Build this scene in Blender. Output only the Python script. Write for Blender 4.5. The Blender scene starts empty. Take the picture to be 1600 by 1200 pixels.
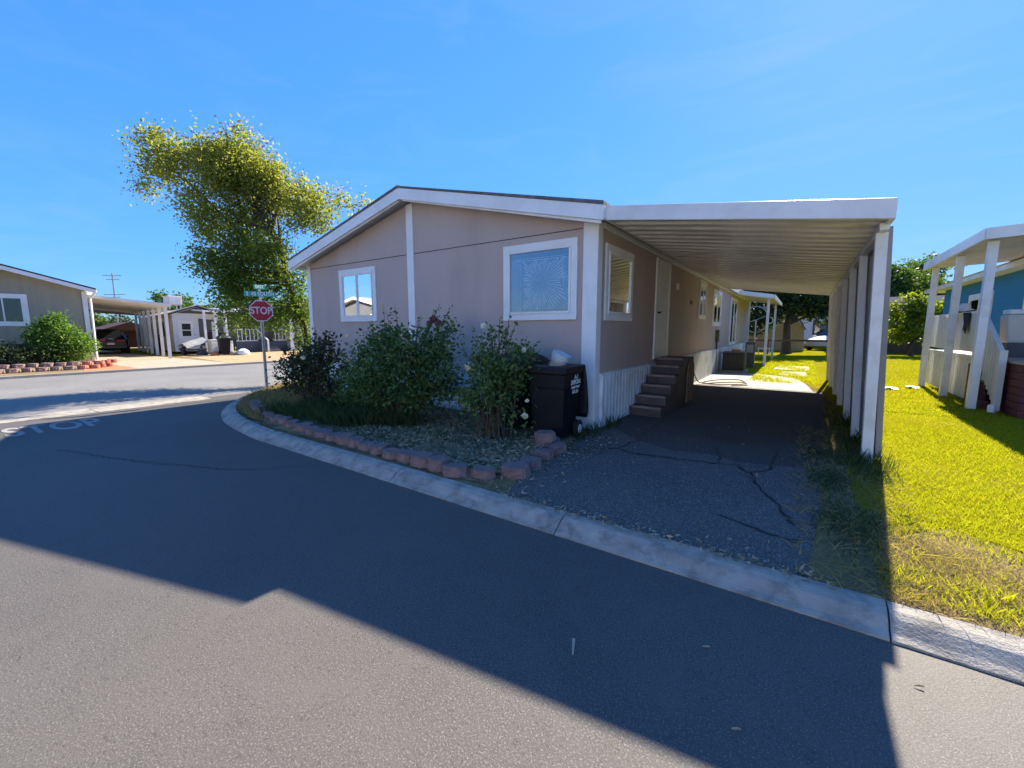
import bpy, bmesh, math, random
import numpy as np
from mathutils import Vector, Matrix
R = math.radians
sc = bpy.context.scene
col = sc.collection
rnd = random.Random(7)

# ------------------------------------------------------------------ materials
def nt_mat(name):
    m = bpy.data.materials.new(name); m.use_nodes = True
    nt = m.node_tree; nt.nodes.clear()
    out = nt.nodes.new('ShaderNodeOutputMaterial')
    return m, nt, out
def N(nt, t, **k):
    n = nt.nodes.new(t)
    for a, v in k.items():
        if a in n.inputs.keys(): n.inputs[a].default_value = v
        else: setattr(n, a, v)
    return n
def c4(c): return (c[0], c[1], c[2], 1)
def sc3(c, f): return tuple(min(1, max(0, x*f)) for x in c)
def ramp(nt, fac, stops):
    r = nt.nodes.new('ShaderNodeValToRGB'); e = r.color_ramp.elements
    e[0].position, e[0].color = stops[0][0], c4(stops[0][1])
    e[1].position, e[1].color = stops[-1][0], c4(stops[-1][1])
    for p, c in stops[1:-1]:
        q = e.new(p); q.color = c4(c)
    nt.links.new(fac, r.inputs[0]); return r.outputs[0]
def mixc(nt, fac, a, b, mode='MIX'):
    m = nt.nodes.new('ShaderNodeMix'); m.data_type = 'RGBA'; m.blend_type = mode
    for s, v in ((m.inputs[0], fac), (m.inputs[6], a), (m.inputs[7], b)):
        if hasattr(v, 'is_linked') or hasattr(v, 'links'): nt.links.new(v, s)
        elif isinstance(v, (int, float)): s.default_value = v
        else: s.default_value = c4(v)
    return m.outputs[2]
def noise(nt, vec, scale, detail=4, rough=.55, dist=0):
    n = nt.nodes.new('ShaderNodeTexNoise'); n.inputs['Scale'].default_value = scale
    n.inputs['Detail'].default_value = detail; n.inputs['Roughness'].default_value = rough
    n.inputs['Distortion'].default_value = dist
    nt.links.new(vec, n.inputs['Vector']); return n.outputs['Fac']
def coords(nt, stretch=None):
    tc = nt.nodes.new('ShaderNodeTexCoord'); v = tc.outputs['Object']
    if stretch:
        mp = nt.nodes.new('ShaderNodeMapping'); mp.inputs['Scale'].default_value = stretch
        nt.links.new(v, mp.inputs['Vector']); v = mp.outputs[0]
    return v
def bumpn(nt, h, strength, dist):
    b = nt.nodes.new('ShaderNodeBump'); b.inputs['Strength'].default_value = strength
    b.inputs['Distance'].default_value = dist; nt.links.new(h, b.inputs['Height']); return b.outputs[0]
def M(name, colr, rough=.6, var=.12, scale=3, bump=0, bscale=80, bdist=.004, metal=0, spec=.5, dirt=None, dirtamt=.5, dscale=1.3, stretch=None):
    m, nt, out = nt_mat(name)
    v = coords(nt, stretch)
    base = ramp(nt, noise(nt, v, scale, 5), [(.3, sc3(colr, 1-var)), (.7, sc3(colr, 1+var))])
    if dirt:
        f = ramp(nt, noise(nt, v, dscale, 8, .65, .3), [(.48, (0,0,0)), (.72, (dirtamt,)*3)])
        base = mixc(nt, f, base, dirt)
    p = N(nt, 'ShaderNodeBsdfPrincipled', Roughness=rough, Metallic=metal)
    p.inputs['Specular IOR Level'].default_value = spec
    nt.links.new(base, p.inputs['Base Color'])
    if bump: nt.links.new(bumpn(nt, noise(nt, v, bscale, 6, .6), bump, bdist), p.inputs['Normal'])
    nt.links.new(p.outputs[0], out.inputs[0]); return m
def leafmat(name, cols, transl=.45, rough=.5, zgrad=None):
    """foliage: colour varies leaf by leaf, light shines through"""
    m, nt, out = nt_mat(name)
    g = nt.nodes.new('ShaderNodeNewGeometry')
    k = len(cols)
    c = ramp(nt, g.outputs['Random Per Island'], [(i/(k-1), cc) for i, cc in enumerate(cols)])
    if zgrad:      # yellower upward: autumn tone, and sunlit olive put into the colour
        z0, z1, tint = zgrad
        sx = nt.nodes.new('ShaderNodeSeparateXYZ'); nt.links.new(g.outputs['Position'], sx.inputs[0])
        mr = N(nt, 'ShaderNodeMapRange'); mr.inputs[1].default_value = z0; mr.inputs[2].default_value = z1
        nt.links.new(sx.outputs[2], mr.inputs[0])
        c = mixc(nt, mr.outputs[0], c, mixc(nt, .75, c, tint))
    p = N(nt, 'ShaderNodeBsdfPrincipled', Roughness=rough); nt.links.new(c, p.inputs['Base Color'])
    p.inputs['Specular IOR Level'].default_value = .32
    t = nt.nodes.new('ShaderNodeBsdfTranslucent')
    nt.links.new(mixc(nt, 1.0, c, (1.6, 1.7, .8), 'MULTIPLY'), t.inputs[0])
    x = nt.nodes.new('ShaderNodeMixShader'); x.inputs[0].default_value = transl
    nt.links.new(p.outputs[0], x.inputs[1]); nt.links.new(t.outputs[0], x.inputs[2])
    nt.links.new(x.outputs[0], out.inputs[0]); return m
def glassmat(name, refl=.3, tint=(.8,.85,.9), rough=.02):
    m, nt, out = nt_mat(name)
    tr = nt.nodes.new('ShaderNodeBsdfTransparent'); tr.inputs[0].default_value = c4(tint)
    gl = nt.nodes.new('ShaderNodeBsdfGlossy'); gl.inputs['Roughness'].default_value = rough
    gl.inputs[0].default_value = (.95,.97,1,1)
    lw = nt.nodes.new('ShaderNodeFresnel'); lw.inputs[0].default_value = 1.5
    a = nt.nodes.new('ShaderNodeMath'); a.operation = 'ADD'; a.use_clamp = True
    a.inputs[1].default_value = refl; nt.links.new(lw.outputs[0], a.inputs[0])
    x = nt.nodes.new('ShaderNodeMixShader'); nt.links.new(a.outputs[0], x.inputs[0])
    nt.links.new(tr.outputs[0], x.inputs[1]); nt.links.new(gl.outputs[0], x.inputs[2])
    nt.links.new(x.outputs[0], out.inputs[0]); return m
def asphalt(name, base, agg, patch, rough=.75, scale=1.0, spec=.5, cracks=0):
    m, nt, out = nt_mat(name); v = coords(nt)
    big = ramp(nt, noise(nt, v, .35, 6, .6, .4), [(.32, sc3(base, .82)), (.68, sc3(base, 1.15))])
    med = ramp(nt, noise(nt, v, 5*scale, 6, .7), [(.55, (0,0,0)), (.8, (.55,)*3)])
    c = mixc(nt, med, big, patch)
    vo = nt.nodes.new('ShaderNodeTexVoronoi'); vo.inputs['Scale'].default_value = 150*scale; nt.links.new(v, vo.inputs['Vector'])
    sp = ramp(nt, noise(nt, v, 110*scale, 3, .7), [(.53, (0,0,0)), (.66, (.85,)*3)])
    c = mixc(nt, sp, c, agg)
    pit = ramp(nt, noise(nt, v, 75*scale, 4, .7), [(.34, (.8,)*3), (.43, (0,0,0))])
    c = mixc(nt, pit, c, sc3(base, .4))
    lane = ramp(nt, noise(nt, v, 1.7, 8, .78, 1.2), [(.46, (0,0,0)), (.74, (.6,)*3)])
    c = mixc(nt, lane, c, sc3(base, 1.35))
    if cracks:
        vc = nt.nodes.new('ShaderNodeTexVoronoi'); vc.feature = 'DISTANCE_TO_EDGE'; vc.inputs['Scale'].default_value = cracks
        mxv = nt.nodes.new('ShaderNodeMix'); mxv.data_type = 'VECTOR'
        nz = nt.nodes.new('ShaderNodeTexNoise'); nz.inputs['Scale'].default_value = 3.; nt.links.new(v, nz.inputs['Vector'])
        ad = nt.nodes.new('ShaderNodeVectorMath'); ad.operation = 'MULTIPLY_ADD'; ad.inputs[1].default_value = (.5,.5,.5)
        nt.links.new(nz.outputs['Color'], ad.inputs[0]); nt.links.new(v, ad.inputs[2]); nt.links.new(ad.outputs[0], vc.inputs['Vector'])
        lf = ramp(nt, vc.outputs['Distance'], [(.004, (.8,)*3), (.014, (0,0,0))])
        msk = ramp(nt, noise(nt, v, .6, 2), [(.45, (0,0,0)), (.6, (1,1,1))])
        c = mixc(nt, mixc(nt, 1.0, lf, msk, 'MULTIPLY'), c, sc3(base, .3))
    p = N(nt, 'ShaderNodeBsdfPrincipled', Roughness=rough); nt.links.new(c, p.inputs['Base Color'])
    p.inputs['Specular IOR Level'].default_value = spec
    h1 = bumpn(nt, vo.outputs['Distance'], .35, .003)
    b2 = nt.nodes.new('ShaderNodeBump'); b2.inputs['Strength'].default_value = .12; b2.inputs['Distance'].default_value = .012
    nt.links.new(noise(nt, v, 60*scale, 8, .8), b2.inputs['Height']); nt.links.new(h1, b2.inputs['Normal'])
    nt.links.new(b2.outputs[0], p.inputs['Normal']); nt.links.new(p.outputs[0], out.inputs[0]); return m
def patchmat(name, cols, scale, scale2, rough=.9, bump=.6, bdist=.03):
    """ground covers: colours follow two sizes of noise"""
    m, nt, out = nt_mat(name); v = coords(nt); k = len(cols)
    a = noise(nt, v, scale, 7, .65, .3); b = noise(nt, v, scale2, 4, .7)
    s = nt.nodes.new('ShaderNodeMath'); s.operation = 'MULTIPLY_ADD'; s.inputs[1].default_value = .45
    nt.links.new(b, s.inputs[0]); s2 = nt.nodes.new('ShaderNodeMath'); s2.operation = 'MULTIPLY'; s2.inputs[1].default_value = .6
    nt.links.new(a, s2.inputs[0]); nt.links.new(s2.outputs[0], s.inputs[2])
    c = ramp(nt, s.outputs[0], [(.36+.3*i/(k-1), cc) for i, cc in enumerate(cols)])
    p = N(nt, 'ShaderNodeBsdfPrincipled', Roughness=rough); nt.links.new(c, p.inputs['Base Color'])
    p.inputs['Specular IOR Level'].default_value = .0
    nt.links.new(bumpn(nt, b, bump, bdist), p.inputs['Normal'])
    nt.links.new(p.outputs[0], out.inputs[0]); return m

WALLC = (.45, .362, .325)
m_wall   = M('taupe wall paint', WALLC, .75, .07, 1.2, .25, 120, .003, dirt=(.34,.265,.24), dirtamt=.4, dscale=.9, stretch=(1,1,.35))
m_trim   = M('white trim paint', (.74,.75,.75), .5, .05, 2, .08, 60, dirt=(.5,.49,.46), dirtamt=.35, dscale=1.6)
m_alum   = M('white painted aluminium', (.70,.70,.69), .38, .06, 1.5, 0, dirt=(.42,.39,.34), dirtamt=.5, dscale=.9)
m_pan    = M('carport pan underside', (.64,.61,.57), .33, .12, 1.2, 0, dirt=(.36,.31,.26), dirtamt=.6, dscale=1.1)
m_skirt  = M('white vinyl skirting', (.66,.70,.72), .5, .07, 1.5, 0, dirt=(.34,.31,.26), dirtamt=.5, dscale=2.2)
m_shing  = M('dark shingles', (.13,.125,.13), .9, .3, 9, .6, 30, .02)
m_panel  = M('grey wall panels', (.30,.285,.265), .6, .14, 1.3, .1, 40, dirt=(.16,.135,.11), dirtamt=.6, dscale=1.1, stretch=(1,1,.2))
m_post   = M('white post paint', (.72,.73,.74), .42, .06, 2, 0, dirt=(.4,.36,.3), dirtamt=.5, dscale=2)
m_road   = asphalt('road asphalt', (.084,.077,.070), (.22,.205,.19), (.058,.053,.049), .72, 1, .36)
m_cross  = asphalt('old street asphalt', (.17,.165,.155), (.26,.25,.24), (.12,.117,.112), .7)
m_drive  = asphalt('driveway asphalt', (.095,.085,.078), (.34,.32,.28), (.05,.043,.038), .85, .6, .35, cracks=.0)
m_conc   = M('pale concrete', (.27,.255,.23), .85, .16, 2.5, .5, 60, .006, dirt=(.25,.23,.2), dirtamt=.6, dscale=1.2)
m_kerb   = M('kerb concrete', (.33,.30,.255), .85, .22, 5, .8, 60, .01, dirt=(.10,.095,.09), dirtamt=.85, dscale=6)
m_tar    = M('tar filled crack', (.018,.017,.017), .7, .2, 8, .3, 60)
m_paint  = M('worn road paint', (.30,.29,.28), .8, .25, 6, .2, 80, dirt=(.10,.095,.09), dirtamt=.95, dscale=3)
m_block  = M('reddish concrete block', (.215,.14,.128), .9, .28, 5, .9, 45, .014, dirt=(.13,.085,.075), dirtamt=.5, dscale=3)
m_blockf = M('bright red block', (.33,.12,.085), .9, .3, 3, .5, 30, .01)
m_bin    = M('black bin plastic', (.004,.0055,.010), .5, .2, 3, .1, 90, spec=.25)
m_bin2   = M('black bin side', (.007,.009,.014), .5, .2, 3, .1, 90)
m_white  = M('white plastic', (.75,.77,.78), .35, .05, 3)
m_bucket = M('bluish white plastic', (.46,.54,.60), .4, .05, 3)
m_txtw   = M('white lettering', (.8,.8,.8), .6, .03)
m_red    = M('sign red', (.42,.006,.02), .4, .06, 3)
m_green  = M('sign green', (.0,.30,.26), .4, .08, 3)
m_galv   = M('galvanised steel', (.45,.45,.44), .4, .1, 6, 0, metal=.7)
m_step   = M('dark painted steps', (.075,.055,.05), .7, .25, 4, .4, 50, .005, dirt=(.10,.085,.075), dirtamt=.5, dscale=2.5)
m_nose   = M('worn step edge', (.24,.19,.16), .8, .25, 6, .3, 60)
m_ply    = M('bare plywood', (.25,.16,.095), .8, .25, 3, .3, 40, dirt=(.11,.07,.045), dirtamt=.7, stretch=(1,1,4))
m_dark   = M('dark interior', (.02,.021,.024), .8, .2)  # darkness of unlit rooms, put into the colour
m_blind  = M('closed blind', (.17,.17,.155), .7, .06, 2)
m_lace_pale  = M('lace pleat', (.68,.71,.77), .8, .08, 5)  # same lace, the pleats' lighter lines put into the colour
m_lace_dim   = M('lace curtain', (.27,.31,.42), .8, .08, 5)  # white lace; dimness and blue sky behind glass put into the colour
m_glass  = glassmat('window glass', .10)
m_glassd = glassmat('dim window glass', .03, (.6,.62,.62))
m_soil   = patchmat('bed soil', [(.07,.053,.036), (.15,.11,.07), (.28,.21,.13), (.13,.11,.06)], 3, 40)
m_ground = patchmat('dry ground', [(.14,.10,.06), (.22,.165,.09), (.30,.23,.13)], .6, 12)
m_gravel = patchmat('tan gravel', [(.26,.19,.12), (.38,.28,.17), (.46,.35,.22)], 1.2, 30)
m_redgr  = patchmat('red gravel', [(.34,.13,.07), (.45,.20,.11), (.5,.26,.16)], 2, 40)
m_lawn   = patchmat('lawn turf', [(.13,.14,.004), (.18,.18,.004), (.22,.205,.006), (.27,.20,.05)], .9, 26)
m_dirtv  = patchmat('verge', [(.085,.065,.038), (.19,.145,.075), (.29,.215,.10)], 2, 30)
m_bark   = M('bark', (.055,.042,.034), .95, .35, 6, 1, 25, .03, stretch=(1,1,.3))
m_barkd  = M('dark bark', (.06,.045,.035), .95, .35, 6, 1, 25, .03, stretch=(1,1,.3))
m_cane   = M('woody cane', (.075,.06,.035), .9, .3, 9, .4, 60)
l_tree   = leafmat('broad tree leaves', [(.055,.10,.018), (.085,.14,.024), (.12,.17,.03), (.15,.175,.04)], .58, .45, (3.0, 5.6, (.245,.24,.056)))
l_rose   = leafmat('rose leaves', [(.035,.075,.024), (.055,.115,.032), (.085,.16,.042), (.14,.20,.065)], .32, .5)
l_rose2  = leafmat('dark rose leaves', [(.025,.045,.02), (.035,.06,.024), (.055,.065,.03), (.07,.05,.035)], .3, .5)
l_rosel  = leafmat('light rose leaves', [(.07,.12,.035), (.12,.18,.05), (.16,.22,.07), (.08,.13,.04)], .35, .5)
l_weed   = leafmat('weed leaves', [(.03,.06,.02), (.04,.075,.025), (.055,.08,.03)], .3, .7)
l_grass  = leafmat('grass blades', [(.20,.22,.008), (.24,.25,.009), (.28,.27,.010), (.30,.26,.03)], .55, .7)
l_dry    = leafmat('dry grass blades', [(.22,.16,.07), (.30,.22,.10), (.36,.28,.14), (.17,.14,.05)], .35, .8)
l_litter = leafmat('leaf litter', [(.16,.12,.07), (.27,.21,.12), (.37,.30,.19), (.45,.38,.26)], .1, .9)
l_juni   = leafmat('juniper sprays', [(.04,.10,.018), (.07,.15,.022), (.12,.21,.03), (.15,.23,.035)], .4, .6)
l_hedge  = leafmat('hedge leaves', [(.02,.035,.015), (.03,.05,.02), (.04,.06,.02)], .25, .6)
l_dome   = leafmat('mid green leaves', [(.04,.08,.015), (.06,.11,.018), (.09,.14,.025)], .4, .6)
l_yell   = leafmat('yellow green leaves', [(.10,.15,.012), (.15,.19,.015), (.19,.21,.02), (.07,.11,.012)], .5, .5)
l_dkmap  = leafmat('dark maple leaves', [(.02,.045,.015), (.03,.06,.02), (.045,.08,.025)], .35, .5)
l_petalw = leafmat('white petals', [(.75,.72,.66), (.8,.78,.72)], .3, .6)
l_petalp = leafmat('faded pink petals', [(.20,.06,.09), (.26,.09,.12), (.15,.06,.07)], .3, .6)
m_beige  = M('beige grey siding', (.29,.27,.21), .8, .07, 1.5, .2, 60, stretch=(4,4,.3))
m_navy   = M('blue black roofing', (.02,.022,.05), .6, .2, 5)
m_car    = M('black car paint', (.012,.012,.02), .18, .1, 2)
m_carw   = M('white car paint', (.62,.63,.66), .22, .05, 2)
m_rubber = M('tyre rubber', (.015,.015,.015), .8, .2)
m_rim    = M('wheel rim', (.35,.35,.36), .3, .1, 3, metal=.8)
m_lampr  = M('tail lamp', (.25,.01,.015), .2, .1)
m_lampw  = M('head lamp', (.7,.7,.72), .15, .05)
m_plate  = M('number plate', (.6,.5,.47), .5, .1)
m_carglass = M('tinted car glass', (.01,.011,.014), .06, .1)
m_metalg = M('grey metal cabinet', (.075,.078,.075), .5, .2, 4, .1, 60)
m_ac     = M('air conditioner grille', (.02,.022,.024), .6, .2, 5)
m_brick  = M('orange brick', (.42,.17,.075), .9, .15, 8, .4, 60)
m_hose   = M('black cable', (.015,.015,.015), .5, .1)
m_blue   = M('blue siding', (.006,.165,.33), .7, .08, 1.5, .1, 60, stretch=(.3,.3,6))
m_maroon = M('maroon stained boards', (.095,.018,.022), .75, .22, 3, .3, 50, stretch=(1,1,5))
m_deckp  = M('cream deck panel', (.60,.585,.54), .6, .07, 1.4, 0, dirt=(.38,.36,.3), dirtamt=.45)
m_deckf  = M('deck boards', (.36,.28,.21), .8, .15, 4, .2, 40)
m_cloth  = M('dark jacket cloth', (.012,.014,.026), .9, .2, 8, .4, 40)
m_clothw = M('white cloth', (.75,.74,.74), .9, .06, 8, .3, 40)
m_tan    = M('tan shed siding', (.36,.27,.15), .8, .08, 1.2, .1, 40)
m_whouse = M('white siding', (.62,.66,.72), .7, .05, 1.2, .1, 50, stretch=(.3,.3,8))
m_grroof = M('grey brown roofing', (.17,.14,.135), .9, .15, 3, .3, 30)
m_rail   = M('rusty rail', (.13,.055,.035), .8, .3, 4)
m_wood   = M('weathered fence boards', (.09,.065,.05), .9, .25, 3, .3, 30, stretch=(3,3,.4))
m_ghouse = M('grey tan siding', (.34,.31,.27), .8, .08, 1.2, .1, 50)
m_dgrey  = M('dark grey siding', (.09,.095,.105), .8, .1, 1.2)
m_redbr  = M('red brown boards', (.055,.02,.015), .8, .2, 2)
m_foil   = M('silver tarp', (.4,.4,.38), .5, .2, 4, .5, 12, .05)

# ------------------------------------------------------------------ mesh builder
class MB:
    def __init__(s): s.v = []; s.f = []; s.smooth = False
    def add(s, vs, fs):
        b = len(s.v); s.v += [tuple(p) for p in vs]; s.f += [tuple(b+i for i in f) for f in fs]; return s
    def box(s, x0, x1, y0, y1, z0, z1):
        vs = [(x0,y0,z0),(x1,y0,z0),(x1,y1,z0),(x0,y1,z0),(x0,y0,z1),(x1,y0,z1),(x1,y1,z1),(x0,y1,z1)]
        return s.add(vs, [(3,2,1,0),(4,5,6,7),(0,1,5,4),(1,2,6,5),(2,3,7,6),(3,0,4,7)])
    def obox(s, o, u, n, a0, a1, d0, d1, z0, z1):
        """box along horizontal direction u, outward direction n"""
        P = lambda a, d, z: (o[0]+u[0]*a+n[0]*d, o[1]+u[1]*a+n[1]*d, z)
        vs = [P(a0,d0,z0),P(a1,d0,z0),P(a1,d1,z0),P(a0,d1,z0),P(a0,d0,z1),P(a1,d0,z1),P(a1,d1,z1),P(a0,d1,z1)]
        return s.add(vs, [(3,2,1,0),(4,5,6,7),(0,1,5,4),(1,2,6,5),(2,3,7,6),(3,0,4,7)])
    def hexa(s, lo, hi):
        """8 corners: four low, four high"""
        return s.add(list(lo)+list(hi), [(3,2,1,0),(4,5,6,7),(0,1,5,4),(1,2,6,5),(2,3,7,6),(3,0,4,7)])
    def poly(s, pts): return s.add(pts, [tuple(range(len(pts)))])
    def prism(s, pts, vec):
        k = len(pts); q = [(p[0]+vec[0],p[1]+vec[1],p[2]+vec[2]) for p in pts]
        fs = [tuple(range(k-1,-1,-1)), tuple(range(k,2*k))]+[(i,(i+1)%k,k+(i+1)%k,k+i) for i in range(k)]
        return s.add(list(pts)+q, fs)
    def strip(s, rows, close=False):
        k = len(rows[0]); vs = [p for r in rows for p in r]; fs = []
        for i in range(len(rows)-1):
            for j in range(k if close else k-1):
                a = i*k+j; b = i*k+(j+1)%k
                fs.append((a, b, b+k, a+k))
        return s.add(vs, fs)
    def tube(s, pts, rad, n=8, caps=True):
        pts = [Vector(p) for p in pts]; rows = []
        rads = rad if isinstance(rad, (list, tuple)) else [rad]*len(pts)
        for i, p in enumerate(pts):
            d = (pts[min(i+1,len(pts)-1)]-pts[max(i-1,0)]).normalized()
            a = Vector((0,0,1)) if abs(d.z) < .9 else Vector((1,0,0))
            u = d.cross(a).normalized(); w = d.cross(u)
            rows.append([p+(u*math.cos(t)+w*math.sin(t))*rads[i] for t in [2*math.pi*j/n for j in range(n)]])
        s.strip(rows, True)
        if caps:
            s.add(rows[0], [tuple(range(n))]); s.add(rows[-1], [tuple(range(n-1,-1,-1))])
        return s
    def lathe(s, prof, c, n=24, mat=None):
        rows = []
        for r, z in prof:
            ring = [Vector((r*math.cos(2*math.pi*j/n), r*math.sin(2*math.pi*j/n), z)) for j in range(n)]
            if mat: ring = [mat @ p for p in ring]
            rows.append([(p[0]+c[0],p[1]+c[1],p[2]+c[2]) for p in ring])
        return s.strip(rows, True)
    def build(s, name, mat, parent=None, bevel=0, smooth=False, origin=None, sub=0):
        me = bpy.data.meshes.new(name)
        if origin: vs = [(p[0]-origin[0],p[1]-origin[1],p[2]-origin[2]) for p in s.v]
        else: vs = s.v
        me.from_pydata(vs, [], s.f); me.materials.append(mat); me.update()
        if smooth: me.polygons.foreach_set('use_smooth', [True]*len(me.polygons))
        o = bpy.data.objects.new(name, me); col.objects.link(o)
        if origin: o.location = origin
        if parent: adopt(o, parent)
        if bevel:
            b = o.modifiers.new('bevel', 'BEVEL'); b.width = bevel; b.segments = 2; b.limit_method = 'ANGLE'; b.angle_limit = R(40)
        if sub:
            b = o.modifiers.new('sub', 'SUBSURF'); b.levels = sub; b.render_levels = sub
        return o
def wloc(o):
    l = Vector(o.location)
    if o.parent: l = l + wloc(o.parent) + o.matrix_parent_inverse.to_translation()
    return l
def adopt(o, parent):
    o.parent = parent; o.matrix_parent_inverse = Matrix.Translation(-wloc(parent))
def tag(o, label=None, cat=None, group=None, kind=None):
    if label: o['label'] = label
    if cat: o['category'] = cat
    if group: o['group'] = group
    if kind: o['kind'] = kind
    return o
def thing(name, label, cat, loc=(0,0,0), group=None):
    o = bpy.data.objects.new(name, None); col.objects.link(o); o.location = loc; o.empty_display_size = .3
    return tag(o, label, cat, group)
def struct(o): o['kind'] = 'structure'; return o
def copy_tree(o, parent=None):
    c = o.copy(); col.objects.link(c)
    if parent:
        c.parent = parent; c.matrix_parent_inverse = o.matrix_parent_inverse.copy()
    for ch in list(o.children): copy_tree(ch, c)
    return c
def textmesh(name, txt, size, mat4, mat, parent=None, depth=.002, xs=1):
    cu = bpy.data.curves.new(name, 'FONT'); cu.body = txt; cu.size = size; cu.align_x = 'CENTER'; cu.align_y = 'CENTER'
    cu.extrude = depth; cu.offset = size*.02
    t = bpy.data.objects.new(name, cu); col.objects.link(t)
    dg = bpy.context.evaluated_depsgraph_get()
    me = bpy.data.meshes.new_from_object(t.evaluated_get(dg)); bpy.data.objects.remove(t); bpy.data.curves.remove(cu)
    me.transform(Matrix.Diagonal((xs,1,1,1))); me.transform(mat4); me.name = name
    me.materials.clear(); me.materials.append(mat)
    o = bpy.data.objects.new(name, me); col.objects.link(o)
    if parent: adopt(o, parent)
    return o
def frame4(o, u, n):
    """matrix: local x -> u, local y -> up, local z -> n, at o"""
    u = Vector(u).normalized(); n = Vector(n).normalized(); w = n.cross(u)
    m = Matrix.Identity(4)
    for i in range(3): m[i][0], m[i][1], m[i][2], m[i][3] = u[i], w[i], n[i], o[i]
    return m

# ------------------------------------------------------------------ foliage
def quads_obj(name, P, A, B, mat, parent=None, origin=None, six=False):
    """one small leaf per row: centre P, half axes A (length) and B (width)"""
    n = len(P)
    V = np.stack([P-A, P-A*.1+B, P+A, P-A*.1-B], 1).reshape(-1, 3)
    return raw_quads(name, V, n, mat, parent, origin)
def raw_quads(name, V, n, mat, parent=None, origin=None):
    if origin is not None: V = V-np.array(origin)
    me = bpy.data.meshes.new(name)
    me.vertices.add(4*n); me.vertices.foreach_set('co', V.astype(np.float32).ravel())
    me.loops.add(4*n); me.loops.foreach_set('vertex_index', np.arange(4*n, dtype=np.int32))
    me.polygons.add(n); me.polygons.foreach_set('loop_start', np.arange(0, 4*n, 4, dtype=np.int32))
    try: me.polygons.foreach_set('loop_total', np.full(n, 4, dtype=np.int32))
    except Exception: pass
    me.update(calc_edges=True); me.validate(); me.materials.append(mat)
    o = bpy.data.objects.new(name, me); col.objects.link(o)
    if origin is not None: o.location = origin
    if parent: adopt(o, parent)
    return o
def unit(v): return v/np.maximum(np.linalg.norm(v, axis=1, keepdims=True), 1e-6)
def leaf_axes(rg, n, size, droop=.3, wide=.55, flat=.3):
    d = rg.normal(size=(n,3)); d[:,2] = d[:,2]*(1-flat)-droop; d = unit(d)
    e = unit(np.cross(d, rg.normal(size=(n,3))))
    s = size*rg.uniform(.6, 1.35, (n,1))
    return d*s, e*s*wide
def blob_points(rg, blobs, per, cl, clr, shell=.55, squash=1.0):
    """clusters of leaves through ellipsoidal clumps; per = clusters per clump of radius 1"""
    out = []
    for (x,y,z,r) in blobs:
        k = max(4, int(per*r*r))
        d = unit(rg.normal(size=(k,3))); rad = r*(shell+(1-shell)*rg.random((k,1)))**.8
        far = rg.random((k,1)) < .14
        rad = np.where(far, rad*rg.uniform(1.0,1.28,(k,1)), rad)
        c = np.array([x,y,z])+d*rad*np.array([1,1,squash])
        for j in range(k):
            m = max(2, int(cl*rg.uniform(.4,1.5)))
            out.append(c[j]+rg.normal(size=(m,3))*clr*rg.uniform(.6,1.3)*np.array([1,1,.8]))
    return np.concatenate(out)
def crown(name, blobs, mat, parent, seed, per=60, cl=10, clr=.16, leaf=.06, shell=.35, squash=1., droop=.3, wide=.55):
    rg = np.random.default_rng(seed)
    P = blob_points(rg, blobs, per, cl, clr, shell, squash); P = P[P[:,2] > .03]
    A, B = leaf_axes(rg, len(P), leaf, droop, wide)
    return quads_obj(name, P, A, B, mat, parent)
def limbs(mb, base, fork, blobs, r0, rg, twig=.012):
    big = sorted(blobs, key=lambda b: -b[3])[:26]
    for (x,y,z,r) in big:
        e = Vector((x,y,z)); b = Vector(fork[rg.integers(len(fork))])
        mid = b.lerp(e, .5)+Vector(rg.normal(size=3)*.12*r)+Vector((0,0,.15*r))
        mb.tube([b, b.lerp(mid,.5)+Vector(rg.normal(size=3)*.04), mid, mid.lerp(e,.55)+Vector(rg.normal(size=3)*.06), e], [r0*.5, r0*.4, r0*.28, r0*.18, twig], 6, False)
        for _ in range(4):
            t = e+Vector(rg.normal(size=3)*r*.6)
            mb.tube([mid.lerp(e, .5), mid.lerp(t,.6), t], [r0*.15, twig, twig*.5], 5, False)
def blades(name, XY, h, w, mat, rg, z=0., lean=.5, parent=None, origin=None):
    n = len(XY); a = rg.uniform(0, 2*math.pi, n); hh = h*rg.uniform(.45, 1.4, n)
    b = np.zeros((n,3)); b[:,:2] = XY; b[:,2] = z
    dx = np.stack([np.cos(a), np.sin(a), np.zeros(n)], 1)*(w*rg.uniform(.6,1.3,n))[:,None]
    la = rg.uniform(0, 2*math.pi, n); l = lean*hh*rg.uniform(.1,1.2,n)
    tip = b+np.stack([np.cos(la)*l, np.sin(la)*l, hh], 1)
    mid = b*.45+tip*.55; mid[:,2] += .08*hh
    V = np.stack([b-dx*.5, b+dx*.5, mid+dx*.35, tip], 1)
    V2 = np.stack([b-dx*.5, mid+dx*.35, tip, mid-dx*.35], 1)
    return raw_quads(name, V.reshape(-1,3), n, mat, parent, origin)

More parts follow.
